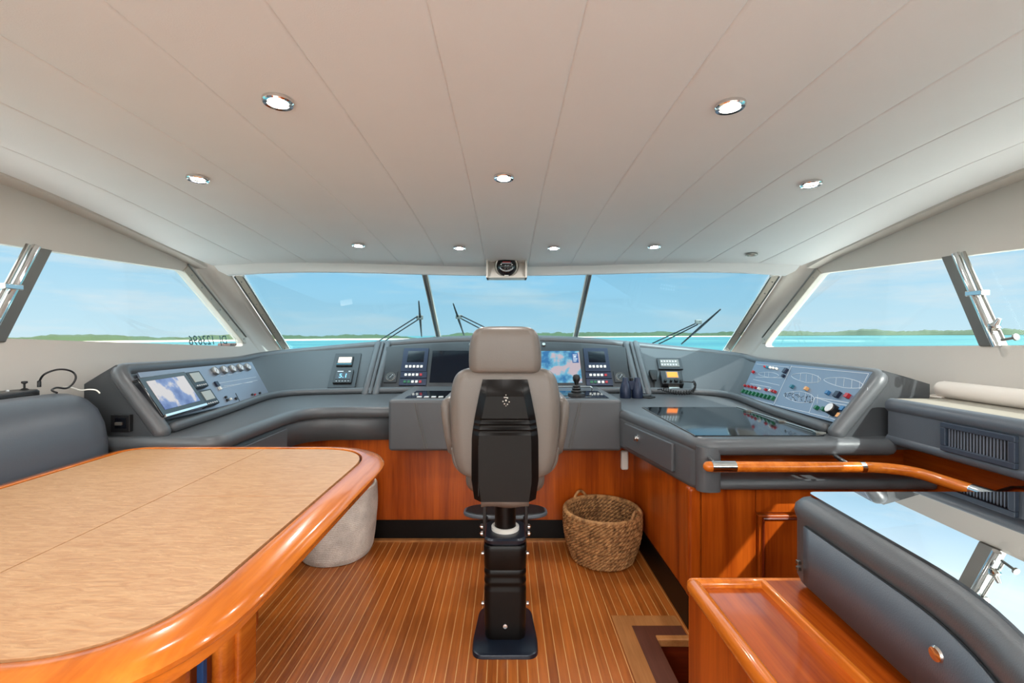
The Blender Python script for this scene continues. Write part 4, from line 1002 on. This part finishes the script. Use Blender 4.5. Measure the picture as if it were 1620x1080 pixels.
# seat
rr = []
for y, hw, z0, z1 in ((2.06, .15, .70, .79), (2.09, .18, .68, .81), (2.3, .20, .67, .82), (2.5, .20, .675, .82), (2.56, .185, .69, .80), (2.58, .15, .71, .78)):
    hz = (z1 - z0) / 2; rr.append([V((CX + x, y, (z0 + z1) / 2 + q)) for x, q in rrect(hw, hz, hz * .8, 5)])
MB().rings(rr).build('seat', M['chairl'], ch, angle=80)
# backrest
def backshape(zs, name, mat, y_fun, depth):
    pass
bz = [(.79, .110, .02), (.795, .155, .035), (.806, .185, .045), (.83, .207, .052), (.89, .224, .056), (.97, .231, .058), (1.07, .236, .058), (1.13, .236, .058), (1.17, .231, .056), (1.205, .225, .055), (1.232, .212, .050), (1.248, .192, .044), (1.258, .165, .034), (1.262, .12, .018)]
rr = [ringz(z, 1.955 + .03 * (z - .8), hw, hd, .05, 8) for z, hw, hd in bz]
MB().rings(rr).build('backrest', M['chairl'], ch, angle=80, subsurf=1)
# piping round the lower back
pp = smoothpath([V((CX + x, 2.0, z)) for x, z in ((-.226, .90), (-.214, .835), (-.17, .795), (-.08, .785), (.08, .785), (.17, .795), (.214, .835), (.226, .90))], 6)
MB().tube(pp, .012, 10, dome=True).build('seat_piping', M['chairl'], ch)
hz_ = [(1.238, .135, .03), (1.243, .150, .040), (1.26, .155, .045), (1.32, .156, .046), (1.37, .152, .045), (1.40, .143, .042), (1.42, .130, .037), (1.432, .110, .028), (1.438, .08, .015)]
rr = [ringz(z, 1.95, hw, hd, .045, 8) for z, hw, hd in hz_]
MB().rings(rr).build('headrest', M['chairl'], ch, angle=80, subsurf=1)
# arm bolsters
for sg in (-1, 1):
    rr = []
    for z, hd, cy, xo, hw in ((.86, .05, 2.10, .232, .014), (.875, .09, 2.12, .238, .020), (.95, .15, 2.17, .251, .022), (1.03, .17, 2.19, .262, .023), (1.08, .17, 2.19, .265, .024), (1.105, .155, 2.18, .262, .022), (1.118, .12, 2.17, .255, .015)):
        rr.append(ringz(z, cy, hw, hd, .02, 6, cx=CX + sg * xo))
    MB().rings(rr).build('armrest', M['chairl'], ch, angle=80)
# black back shell with ribs
zs = [.722, .735, .80, .88, .97, .985, .992, 1.002, 1.008, 1.015, 1.025, 1.031, 1.038, 1.048, 1.054, 1.061, 1.075, 1.15, 1.175, 1.19, 1.205, 1.215]
rr = []
for z in zs:
    t = (z - .72) / .495
    w = .138 - .042 * max(0, t - .25) / .75 if t < 1 else .09
    w = .128 + .012 * min(1, t / .15) if t < .15 else (.140 - .002 * (t - .15) if t < .5 else .139 - .045 * ((t - .5) / .5) ** 1.3)
    d = .055
    if z > 1.15: d = .055 - .045 * ((z - 1.15) / .065) ** 1.2; 
    if z in (.992, 1.002, 1.015, 1.025, 1.038, 1.048): pass
    groove = {.992: .0, 1.002: .008, 1.008: .008, 1.015: 0, 1.025: .008, 1.031: .008, 1.038: 0, 1.048: .008, 1.054: .008, 1.061: 0}.get(z, 0)
    yb = 1.905
    f = yb - d + groove
    rr.append([V((CX + x, y, z)) for x, y in ((w, yb), (w - .001, yb - d * .35), (w - .026, f + .004), (w - .032, f), (-w + .032, f), (-w + .026, f + .004), (-w + .001, yb - d * .35), (-w, yb))])
MB().rings(rr).build('back_shell', M['shell'], ch, angle=28)
rr = []
m = MB()
for k in range(9):
    x = -.098 + .196 * k / 8; rr.append([V((CX + x, 1.862 + .004 * math.sin(k * 1.4), .748)), V((CX + x, 1.858 + .006 * math.sin(k * 1.1), .72)), V((CX + x, 1.866, .695 + .004 * math.sin(k)))])
m.rings(rr, close=False, caps=False); m.build('leather_flap', M['chairl'], ch, solid=.004, angle=80)
m = MB(); e = V((CX + .004, 1.849, 1.135))
for x, z, r in ((0, .022, .0025), (-.006, .012, .003), (.006, .010, .0035), (0, 0, .004), (-.012, -.004, .003), (.013, -.006, .003), (-.006, -.014, .003), (.006, -.016, .003), (0, -.022, .002), (.0, .012, .003)):
    m.lathe([(r, 0), (r, .002), (0, .003)], e + V((x, 0, z)), (0, -1, 0), 8)
m.build('emblem', M['steel'], ch)
MB().tube([V((CX - .108, 1.852, z)) for z in (.745, .95)], .0015, 6).build('shell_crease', M['black'], ch)

# ================================================================== DINING TABLE
XF[0] = K
ZT = .975
tb = thing('dining_table', 'varnished cherry dining table with pale quilted-veneer top, on the left', 'table', (-.95, 1.15, FZ))
tx0, tx1, ty0, ty1 = -1.475, -.415, .515, 1.775
def tring(ins, z, r): return [V(p) for p in fillet([V((tx0 + ins, ty0 + ins, z)), V((tx1 - ins, ty0 + ins, z)), V((tx1 - ins, ty1 - ins, z)), V((tx0 + ins, ty1 - ins, z))], [max(.02, .10 - ins), max(.05, .27 - ins), max(.05, .30 - ins), max(.02, .14 - ins)], 12)]
prof = [(.072, ZT - .012), (.072, ZT + .001), (.069, ZT + .003), (.05, ZT + .001), (.022, ZT - .004), (.008, ZT - .010), (0, ZT - .020), (.002, ZT - .028), (.010, ZT - .035), (.022, ZT - .039), (.024, ZT - .05), (.03, ZT - .066), (.07, ZT - .07), (.072, ZT - .02)]
rg = [tring(a, z, 0) for a, z in prof]; rg.append(rg[0])
m = MB(); m.rings(rg, caps=False); bmesh.ops.remove_doubles(m.b, verts=m.b.verts, dist=1e-6)
m.build('rim', M['rim'], tb, angle=50)
m = MB(); m.prism(tring(.07, ZT - .03, 0), (0, 0, .012)); m.build('groove_bed', M['black'], tb)
# inlay panels, split by one lengthwise seam
inn = tring(.080, 0, 0)
xm = -.905
def clip(poly, keep_left):
    out = []
    g = .0014
    for i in range(len(poly)):
        p, q = poly[i], poly[(i + 1) % len(poly)]
        lim = xm - g if keep_left else xm + g
        ip = (p.x <= lim) if keep_left else (p.x >= lim); iq = (q.x <= lim) if keep_left else (q.x >= lim)
        if ip: out.append(p)
        if ip != iq: t = (lim - p.x) / (q.x - p.x); out.append(p.lerp(q, t))
    return out
for kl in (True, False):
    m = MB(); m.prism([V((p.x, p.y, ZT - .019)) for p in clip(inn, kl)], (0, 0, .020)); m.build('inlay_panel', M['veneer'], tb, bevel=.001)
MB().box(xm + .01, tx1 - .09, 1.20, 1.2012, ZT + .0007, ZT + .0014).build('inlay_joint', M['tan'], tb)
box('apron', M['rim'], tb, tx0 + .15, tx1 - .15, ty0 + .15, ty1 - .15, ZT - .14, ZT - .03, bevel=.01)
for yy in (1.45, 1.05):
    for xx in (-.93, -.89) : pass
MB().rings([[V((-.875 + x, 1.42 + y, z)) for x, y in rrect(.024, .05, .022, 6)] for z in (.26, .90)]).build('post', M['rim'], tb)
MB().rings([[V((-.845 + x, 1.47 + y, z)) for x, y in rrect(.012, .05, .011, 6)] for z in (.26, .90)]).build('post', M['rim'], tb)
MB().rings([[V((-.95 + x, 1.30 + y, z)) for x, y in rrect(.03, .04, .025, 6)] for z in (.26, .90)]).build('post', M['rim'], tb)
box('blue_sleeve', M['bluefab'], tb, -.915, -.895, 1.34, 1.36, .26, .88, bevel=.004)
MB().box(-1.1, -.83, 1.0, 1.5, FZ, .27).build('pedestal_base', M['cherry_y'], tb, bevel=.02)
XF[0] = 0
tag(box('seating_plinth', M['cherry_v'], None, -2.12, -1.20, -1.4, 2.20, .002, .235, loc='auto', bevel=.004), 'low cherry plinth under the left seating, seen below the table', 'plinth')

# ================================================================== COUCH, SHELF, CONTROLLER
XF[0] = K
so = thing('couch', 'blue-grey leather couch with rounded back at the left edge behind the table', 'couch', (-1.7, .5, .43))
prof = [(-1.76, .80), (-1.76, 1.10), (-1.745, 1.155), (-1.70, 1.183), (-1.65, 1.190), (-1.60, 1.178), (-1.555, 1.14), (-1.525, 1.08), (-1.51, 1.0), (-1.51, .86), (-1.52, .72)]
rr = []
for y, s in ((-1.2, 1), (1.55, 1), (1.66, .99), (1.71, .96), (1.74, .9), (1.755, .8)):
    c = V((-1.65, 0, .95)); rr.append([V((c.x + (x - c.x) * s, y, c.z + (z - c.z) * (s if s > .9 else s))) for x, z in prof])
MB().rings(rr).build('backrest', M['leather2'], so, angle=80)
box('seat_base', M['leather2'], so, -1.76, -1.515, -1.2, 1.74, .43, .74)
box('seat_cushion', M['leather2'], so, -1.515, -1.22, -1.2, 1.70, .43, .62, bevel=.04, seg=5)
tag(box('side_shelf', M['leather2'], None, -WXS, -1.765, -1.2, 1.79, 1.10, 1.168, loc='auto'), 'grey shelf along the left wall behind the couch', 'shelf')
rc = thing('remote_control', 'black handheld remote with two small sticks on the shelf at the left edge', 'remote control', (-1.735, 1.56, 1.168))
rr = []
for z, s in ((1.17, .9), (1.176, 1), (1.198, 1), (1.204, .94)): rr.append([V((-1.735 + x * s * .9, 1.56 + y * s, z + (.0))) for x, y in rrect(.05, .10, .025, 6)])
MB().rings(rr).build('body', M['black'], rc)
for y in (1.50, 1.63): MB().lathe([(.014, 0), (.008, .006), (.003, .008), (.003, .022), (.009, .026), (.008, .032), (0, .033)], (-1.728, y, 1.203), n=14).build('stick', M['rubber'], rc)
for k in range(3): MB().lathe([(.005, 0), (.004, .004), (0, .005)], (-1.745, 1.53 + .03 * k, 1.204), n=10).build('button', M['dial'], rc)
MB().box(-1.694, -1.686, 1.50, 1.62, 1.174, 1.192).build('grip', M['rubber'], rc, bevel=.004)
cp = smoothpath([P(62, 612, 1.683), P(62, 604, 1.683), P(70, 592, 1.683), P(88, 585, 1.702), P(104, 584.5, 1.730), P(116, 589, 1.758), P(120, 597, 1.758), P(115, 607, 1.748), P(105, 614, 1.720), P(90, 613, 1.683), P(82, 617, 1.655), P(90, 621, 1.636)], 8)
cb_ = tag(MB().tube(cp, .0035, 8).lathe([(.006, 0), (.006, .02), (.0045, .024)], P(62, 612, 1.683), (0, 0, 1), 10).build('cable', M['black'], loc=P(62, 612, 1.683), angle=80), 'thin black cable looping up beside the remote on the left shelf', 'cable')
cp = smoothpath([P(100, 612, 1.776), P(112, 612.5, 1.739), P(128, 617, 1.683), P(140, 616, 1.664), P(152, 617, 1.655), P(158, 622, 1.655)], 8)
tag(MB().tube(cp, .0025, 8).build('cable', M['white'], loc=P(128, 617, 1.683), angle=80), 'thin white cable running from the shelf over the end of the couch', 'cable')
FE = Fr((-1.4, 1.795, 1.0), (1, 0, 0), (0, 0, 1))
r = FE.rect2(176, 656, 206, 683); t = thing('wall_socket', 'black socket plate on the aft end of the left console', 'socket', centre(FE, r))
s1 = FE.n.y < 0
cN = (0, .006) if s1 else (-.006, 0)
box('plate', M['black'], t, r[0], r[1], r[2], r[3], -.03, .004, FE, bevel=.002)
box('insert', M['blackgloss'], t, r[0] + .02, r[1] - .012, r[2] + .015, r[3] - .012, .003, .007, FE)
box('plug', M['alu'], t, r[0] + .024, r[0] + .05, r[2] + .028, r[2] + .04, .006, .014, FE, bevel=.002)

# ================================================================== BASKETS
XF[0] = 0
def basket(name, lab, cx, cy, r0, r1, h, mat, matin, handles=True, rimmat=None, soft=False, wob=.006, woven=False):
    t = thing(name, lab, 'basket', (cx, cy, .002)); m = MB(); rr = []; n = 64
    zs = [i / 18 for i in range(19)]
    def rad(f): return r0 + (r1 - r0) * f + (.02 * math.sin(f * PI) if not soft else .012 * math.sin(f * PI))
    for i, f in enumerate([-.0] + zs):
        e = .93 if i == 0 else 1
        rr.append([V((cx + math.cos(q) * (rad(f) * e + wob * noise.noise(V((math.cos(q) * 2, math.sin(q) * 2, f * 3)))), cy + math.sin(q) * (rad(f) * e), .002 + (f * h if i else 0) + (.008 if i == 1 else 0))) for q in [2 * PI * k / n for k in range(n)]])
    m.rings(rr, caps=False); m.b.faces.new([m.b.verts[i] for i in range(0)]) if False else None
    if woven:
        m.b.free(); m = MB(); NRW = 11; SEG = 168
        for j in range(NRW):
            f = (j + .5) / NRW; z = .008 + f * h; R_ = rad(f) - .006
            for st_ in (0, 1, 2):
                pts = []; tw = 17 + (j % 2)
                for k in range(SEG):
                    q = 2 * PI * k / SEG; a = q * tw + st_ * 2 * PI / 3 + j * 1.3
                    wz = .004 * noise.noise(V((math.cos(q) * 3, math.sin(q) * 3, j * 1.7)))
                    rr_ = R_ + .009 * math.cos(a); pts.append(V((cx + math.cos(q) * rr_, cy + math.sin(q) * rr_, z + .0105 * math.sin(a) + wz)))
                m.tube(pts, .0075, 6, closed=False)
        m.lathe([(0, 0), (rad(0) - .02, 0), (rad(0) - .01, .01)], (cx, cy, .002))
    elif soft:
        m.b.free(); m = MB(); rr = []; K = 150
        for i in range(K + 1):
            f = i / K; z = .002 + f * h; sag = .010 * noise.noise(V((0, f * 4, 5)))
            rr.append([V((cx + math.cos(q) * (rad(f) * (1 - .06 * max(0, 1 - f * 14)) + .0016 * math.sin(f * K * PI / 2.0) + .010 * noise.noise(V((math.cos(q) * 1.5, math.sin(q) * 1.5, f * 2.5)))), cy + math.sin(q) * (rad(f) * (1 - .06 * max(0, 1 - f * 14)) + .0016 * math.sin(f * K * PI / 2.0)), z + sag * .2)) for q in [2 * PI * k / n for k in range(n)]])
        m.rings(rr, caps=False)
    body = m.build('body', mat, t, angle=80)
    m = MB(); rr = []
    for f in [1, .7, .4, .06]: rr.append([V((cx + math.cos(q) * (rad(f) - .014), cy + math.sin(q) * (rad(f) - .014), .002 + f * h)) for q in [2 * PI * k / n for k in range(n)]])
    m.rings(rr, caps=False); m.lathe([(0, 0), (rad(0) * .95, 0), (rad(0) * .95, .004)], (cx, cy, .012)); m.build('lining', matin, t, angle=80)
    R = rad(1) - .006
    m = MB(); m.tube([V((cx + math.cos(q) * R, cy + math.sin(q) * R, h + .002)) for q in [2 * PI * k / n for k in range(n)]], .013 if not soft else .007, 10, closed=True); m.build('rim', rimmat or mat, t, angle=80)
    if handles:
        for q0 in (2.05, -.75):
            pts = []
            for k in range(11):
                f = k / 10; q = q0 + (f - .5) * .42; pts.append(V((cx + math.cos(q) * R, cy + math.sin(q) * R, h + .002 + .045 * math.sin(f * PI) ** .7)))
            MB().tube(pts, .009, 8).build('handle', rimmat or mat, t, angle=80)
    return t
basket('wicker_basket', 'round brown woven wicker basket with loop handles on the floor', .600, 2.872, .185, .238, .30, M['wicker'], M['wickin'], woven=True)
basket('rope_basket', 'white woven rope basket on the floor behind the table', -1.10, 2.95, .225, .245, .43, M['rope'], M['rope'], handles=False, soft=True)

# ================================================================== WIPERS (outside)
PWc = Fr(mir(CB), (1, 0, 0), mir(CT) - mir(CB)); 
PWl = Fr(mir(WSB), mir(CB) - mir(WSB), mir(WST) - mir(WSB)); PWr = Fr(CB, WSB - CB, CT - CB)
def wiper(fr, lab, blade, arms, joint, off=.06):
    o = off if fr.n.y > 0 else -off
    H = lambda p: fr.pt(*fr.hit(*p, o), o)
    t = thing('windscreen_wiper', lab, 'wiper', H(joint), 'windscreen wipers')
    b0, b1 = H(blade[0]), H(blade[1])
    MB().tube([b0, b0.lerp(b1, .5), b1], [.006, .012, .006], 6).build('blade', M['rubber'], t)
    for a in arms: MB().tube([H(a[0]), H(a[1])], .006, 8).build('arm', M['black'], t)
    j = H(joint); MB().box(j.x - .03, j.x + .03, j.y - .01, j.y + .015, j.z - .02, j.z + .02).build('joint', M['alu'], t, bevel=.006)
wiper(PWl, 'upright black wiper outside the left windscreen pane', ((662.5, 476), (667, 532)), (((660, 500.5), (598, 540)), ((662, 505), (606, 541))), (664, 502))
wiper(PWc, 'black wiper outside the middle windscreen pane beside the left post', ((717, 480), (734, 530)), (((729, 499), (772, 520)), ((730, 504), (768, 524))), (726, 501))
wiper(PWr, 'black wiper with twin arms outside the right windscreen pane', ((1140, 489), (1078, 544)), (((1108, 508), (1032, 543)), ((1104, 513), (1042, 544))), (1105, 509))
# registration number on the outside of the left side window
FT = Fr((-WX - .037, 3.33, 1.338), (0, 1, 0), (0, -.04, 1)); 
rt = text_mesh('registration_lettering', 'DJ  123696', .095, FT, .02, .022, 0, M['black'], mirror=(FT.n.x > 0) and True, shear=.3, loc=FT.o)
tag(rt, 'dark mirrored registration number DJ 123696 at the foot of the left side window', 'lettering')
nv = tag(box('nav_light', M['brown'], None, -2.33, -2.22, 3.66, 3.76, 1.27, 1.335, loc='auto', bevel=.01), 'small dark brown navigation light box outside the front corner of the left side window', 'navigation light')

# ================================================================== SEA AND ISLANDS (boat lists slightly to port)
TILT = math.radians(.38)
def sea_mat():
    m, nt, b, out = new_mat('turquoise_sea')
    tc = nt.nodes.new('ShaderNodeTexCoord'); n = nt.nodes.new('ShaderNodeTexNoise'); n.inputs['Scale'].default_value = .012; n.inputs['Detail'].default_value = 5
    mp = nt.nodes.new('ShaderNodeMapping'); mp.inputs['Scale'].default_value = (.5, 1.5, 1); nt.links.new(tc.outputs['Object'], mp.inputs[0]); nt.links.new(mp.outputs[0], n.inputs['Vector'])
    r = nt.nodes.new('ShaderNodeValToRGB'); r.color_ramp.elements[0].color = rgb(0, 88, 100); r.color_ramp.elements[1].color = rgb(66, 122, 116)
    r.color_ramp.elements[0].position = .35; r.color_ramp.elements[1].position = .65
    nt.links.new(n.outputs['Fac'], r.inputs[0]); nt.links.new(r.outputs[0], b.inputs['Base Color']); b.inputs['Roughness'].default_value = .35; b.inputs['Specular IOR Level'].default_value = .2
    w = nt.nodes.new('ShaderNodeTexNoise'); w.inputs['Scale'].default_value = .8; w.inputs['Detail'].default_value = 3; nt.links.new(tc.outputs['Object'], w.inputs['Vector'])
    bp = nt.nodes.new('ShaderNodeBump'); bp.inputs['Strength'].default_value = .3; bp.inputs['Distance'].default_value = .2; nt.links.new(w.outputs['Fac'], bp.inputs['Height']); nt.links.new(bp.outputs[0], b.inputs['Normal'])
    return m
SEAZ = -3.2
m = MB(); n = 48; m.b.faces.new([m.b.verts.new((math.cos(2 * PI * k / n) * 9000, math.sin(2 * PI * k / n) * 9000, SEAZ)) for k in range(n)])
sea = m.build('sea', sea_mat(), smooth=False); sea.rotation_euler = (0, -TILT, 0); sea['kind'] = 'stuff'; tag(sea, 'bright turquoise sea all round the boat', 'sea')
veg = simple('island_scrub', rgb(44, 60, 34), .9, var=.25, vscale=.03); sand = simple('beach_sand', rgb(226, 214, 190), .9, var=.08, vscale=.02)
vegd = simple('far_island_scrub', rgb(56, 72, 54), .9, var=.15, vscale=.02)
def island(name, lab, a0, a1, D, hgt, beach, mat, seed):
    """arc of land at azimuths a0..a1 (deg from ahead, + right), distance D"""
    t = thing(name, lab, 'island', (0, 0, 0)); t.rotation_euler = (0, -TILT, 0)
    N = 160; rows = []; rows2 = []
    for k in range(N + 1):
        f = k / N; a = math.radians(a0 + (a1 - a0) * f); env = min(1, f * 9, (1 - f) * 9) ** .6
        h = hgt * env * (.55 + .45 * noise.noise(V((f * 7 + seed, 0, 0))) + .12 * noise.noise(V((f * 45, seed, 0))) + .08 * noise.noise(V((f * 140, seed, 3))))
        u = V((math.sin(a), math.cos(a), 0)); z = SEAZ
        d0 = D * (1 + .03 * noise.noise(V((f * 5, seed, 9))))
        rows.append([u * (d0 + beach) + V((0, 0, z + .3 * env)), u * (d0 + beach + 6) + V((0, 0, z + h * .75)), u * (d0 + beach + 18) + V((0, 0, z + h)), u * (d0 + beach + 80) + V((0, 0, z + h * .9)), u * (d0 + beach + 160) + V((0, 0, z))])
        rows2.append([u * (d0 + (1 - env) * 20) + V((0, 0, z - .05)), u * (d0 + beach * .6) + V((0, 0, z + .35 * env)), u * (d0 + beach + 4) + V((0, 0, z + 1.1 * env)), u * (d0 + beach + 8) + V((0, 0, z))])
    m = MB(); m.rings(rows, close=False, caps=False); m.build('scrub', mat, t)
    if beach > 40: m = MB(); m.rings(rows2, close=False, caps=False); m.build('beach', sand, t)
island('island', 'low green island with pale beach seen through the left windows', -58, -11, 560, 12, 150, veg, 1.3)
island('island', 'green island with a hill seen through the windscreen right of the chair', -10, 30, 800, 15, 60, veg, 4.7)
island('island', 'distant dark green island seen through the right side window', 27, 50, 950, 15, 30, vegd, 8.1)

# unseen white decks added below the sight line to bounce daylight into the cabin
gel = simple('white_bounce', rgb(238, 238, 234), .4)
m = MB(); m.box(-3.3, -2.23, -3.5, 6, .6, .72); struct(m.build('side_bounce_deck', gel, bevel=.02))
m = MB(); m.box(2.23, 3.3, -3.5, 6, .6, .72); struct(m.build('side_bounce_deck', gel, bevel=.02))
m = MB(); m.box(-2.2, 2.2, 4.8, 9, .7, .85); struct(m.build('fore_bounce_deck', gel, bevel=.02))
m = MB(); m.box(-3.3, 3.3, -7.5, -2.7, -.2, -.05); struct(m.build('aft_bounce_deck', gel, bevel=.02))
# ================================================================== WORLD
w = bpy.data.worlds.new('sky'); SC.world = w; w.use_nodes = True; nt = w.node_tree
bg = nt.nodes['Background']; tc = nt.nodes.new('ShaderNodeTexCoord'); sx = nt.nodes.new('ShaderNodeSeparateXYZ'); nt.links.new(tc.outputs['Generated'], sx.inputs[0])
r = nt.nodes.new('ShaderNodeValToRGB'); e = r.color_ramp.elements
e[0].position = 0; e[0].color = rgb(208, 233, 245); e[1].position = .40; e[1].color = rgb(226, 232, 238)
q = e.new(.10); q.color = rgb(184, 222, 244); q = e.new(.20); q.color = rgb(150, 206, 240)
nt.links.new(sx.outputs[2], r.inputs[0])
mp = nt.nodes.new('ShaderNodeMapping'); mp.inputs['Scale'].default_value = (1.2, 1.2, 7); nt.links.new(tc.outputs['Generated'], mp.inputs[0])
n = nt.nodes.new('ShaderNodeTexNoise'); n.inputs['Scale'].default_value = 2.6; n.inputs['Detail'].default_value = 8; n.inputs['Roughness'].default_value = .6; nt.links.new(mp.outputs[0], n.inputs['Vector'])
cr = nt.nodes.new('ShaderNodeValToRGB'); cr.color_ramp.elements[0].position = .49; cr.color_ramp.elements[1].position = .72
cr.color_ramp.elements[1].color = (.9, .9, .9, 1)
nt.links.new(n.outputs['Fac'], cr.inputs[0])
mx = nt.nodes.new('ShaderNodeMix'); mx.data_type = 'RGBA'; mx.inputs[7].default_value = rgb(232, 236, 240)
nt.links.new(cr.outputs[0], mx.inputs[0]); nt.links.new(r.outputs[0], mx.inputs[6])
# aft sky out of view, boosted and whitened to light the cabin
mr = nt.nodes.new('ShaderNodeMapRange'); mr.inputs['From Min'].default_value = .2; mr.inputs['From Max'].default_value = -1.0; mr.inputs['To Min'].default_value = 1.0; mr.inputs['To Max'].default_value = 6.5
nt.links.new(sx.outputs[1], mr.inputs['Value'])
mh = nt.nodes.new('ShaderNodeMix'); mh.data_type = 'RGBA'; mh.inputs[7].default_value = (.86, .87, .86, 1)
m2 = nt.nodes.new('ShaderNodeMapRange'); m2.inputs['From Min'].default_value = .1; m2.inputs['From Max'].default_value = -.7; nt.links.new(sx.outputs[1], m2.inputs['Value'])
nt.links.new(m2.outputs[0], mh.inputs[0]); nt.links.new(mx.outputs[2], mh.inputs[6]); nt.links.new(mh.outputs[2], bg.inputs['Color']); # sky above the view brightened to add cabin light and whiter reflections
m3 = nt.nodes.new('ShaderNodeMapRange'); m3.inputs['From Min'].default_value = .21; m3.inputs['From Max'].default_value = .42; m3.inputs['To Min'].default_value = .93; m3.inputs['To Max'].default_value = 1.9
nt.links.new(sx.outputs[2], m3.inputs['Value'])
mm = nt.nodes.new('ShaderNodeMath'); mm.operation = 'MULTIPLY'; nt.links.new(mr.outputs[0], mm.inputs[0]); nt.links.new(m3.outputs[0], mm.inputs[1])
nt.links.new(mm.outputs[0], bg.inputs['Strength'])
# sun from starboard aft
sd = bpy.data.lights.new('sun', 'SUN'); sd.energy = 6.5; sd.angle = math.radians(.6); sd.color = (1, .96, .9)
so_ = bpy.data.objects.new('sun', sd); COL.objects.link(so_)
dirv = V((-.50, .55, -.62)).normalized()     # travel direction of the light
so_.rotation_euler = dirv.to_track_quat('-Z', 'Y').to_euler()

# ================================================================== CAMERA
cd = bpy.data.cameras.new('camera'); cd.sensor_width = 36; cd.lens = 16.0; cd.clip_end = 20000; cd.clip_start = .05
cd.shift_x = 8 / 1620; cd.shift_y = -10 / 1620
co_ = bpy.data.objects.new('camera', cd); COL.objects.link(co_); co_.location = CAM; co_.rotation_euler = (PI / 2, 0, 0)
SC.camera = co_
SC.view_settings.view_transform = 'Standard'; SC.view_settings.look = 'None'; SC.view_settings.gamma = 1; SC.view_settings.exposure = 0.13
SC.view_settings.use_curve_mapping = False
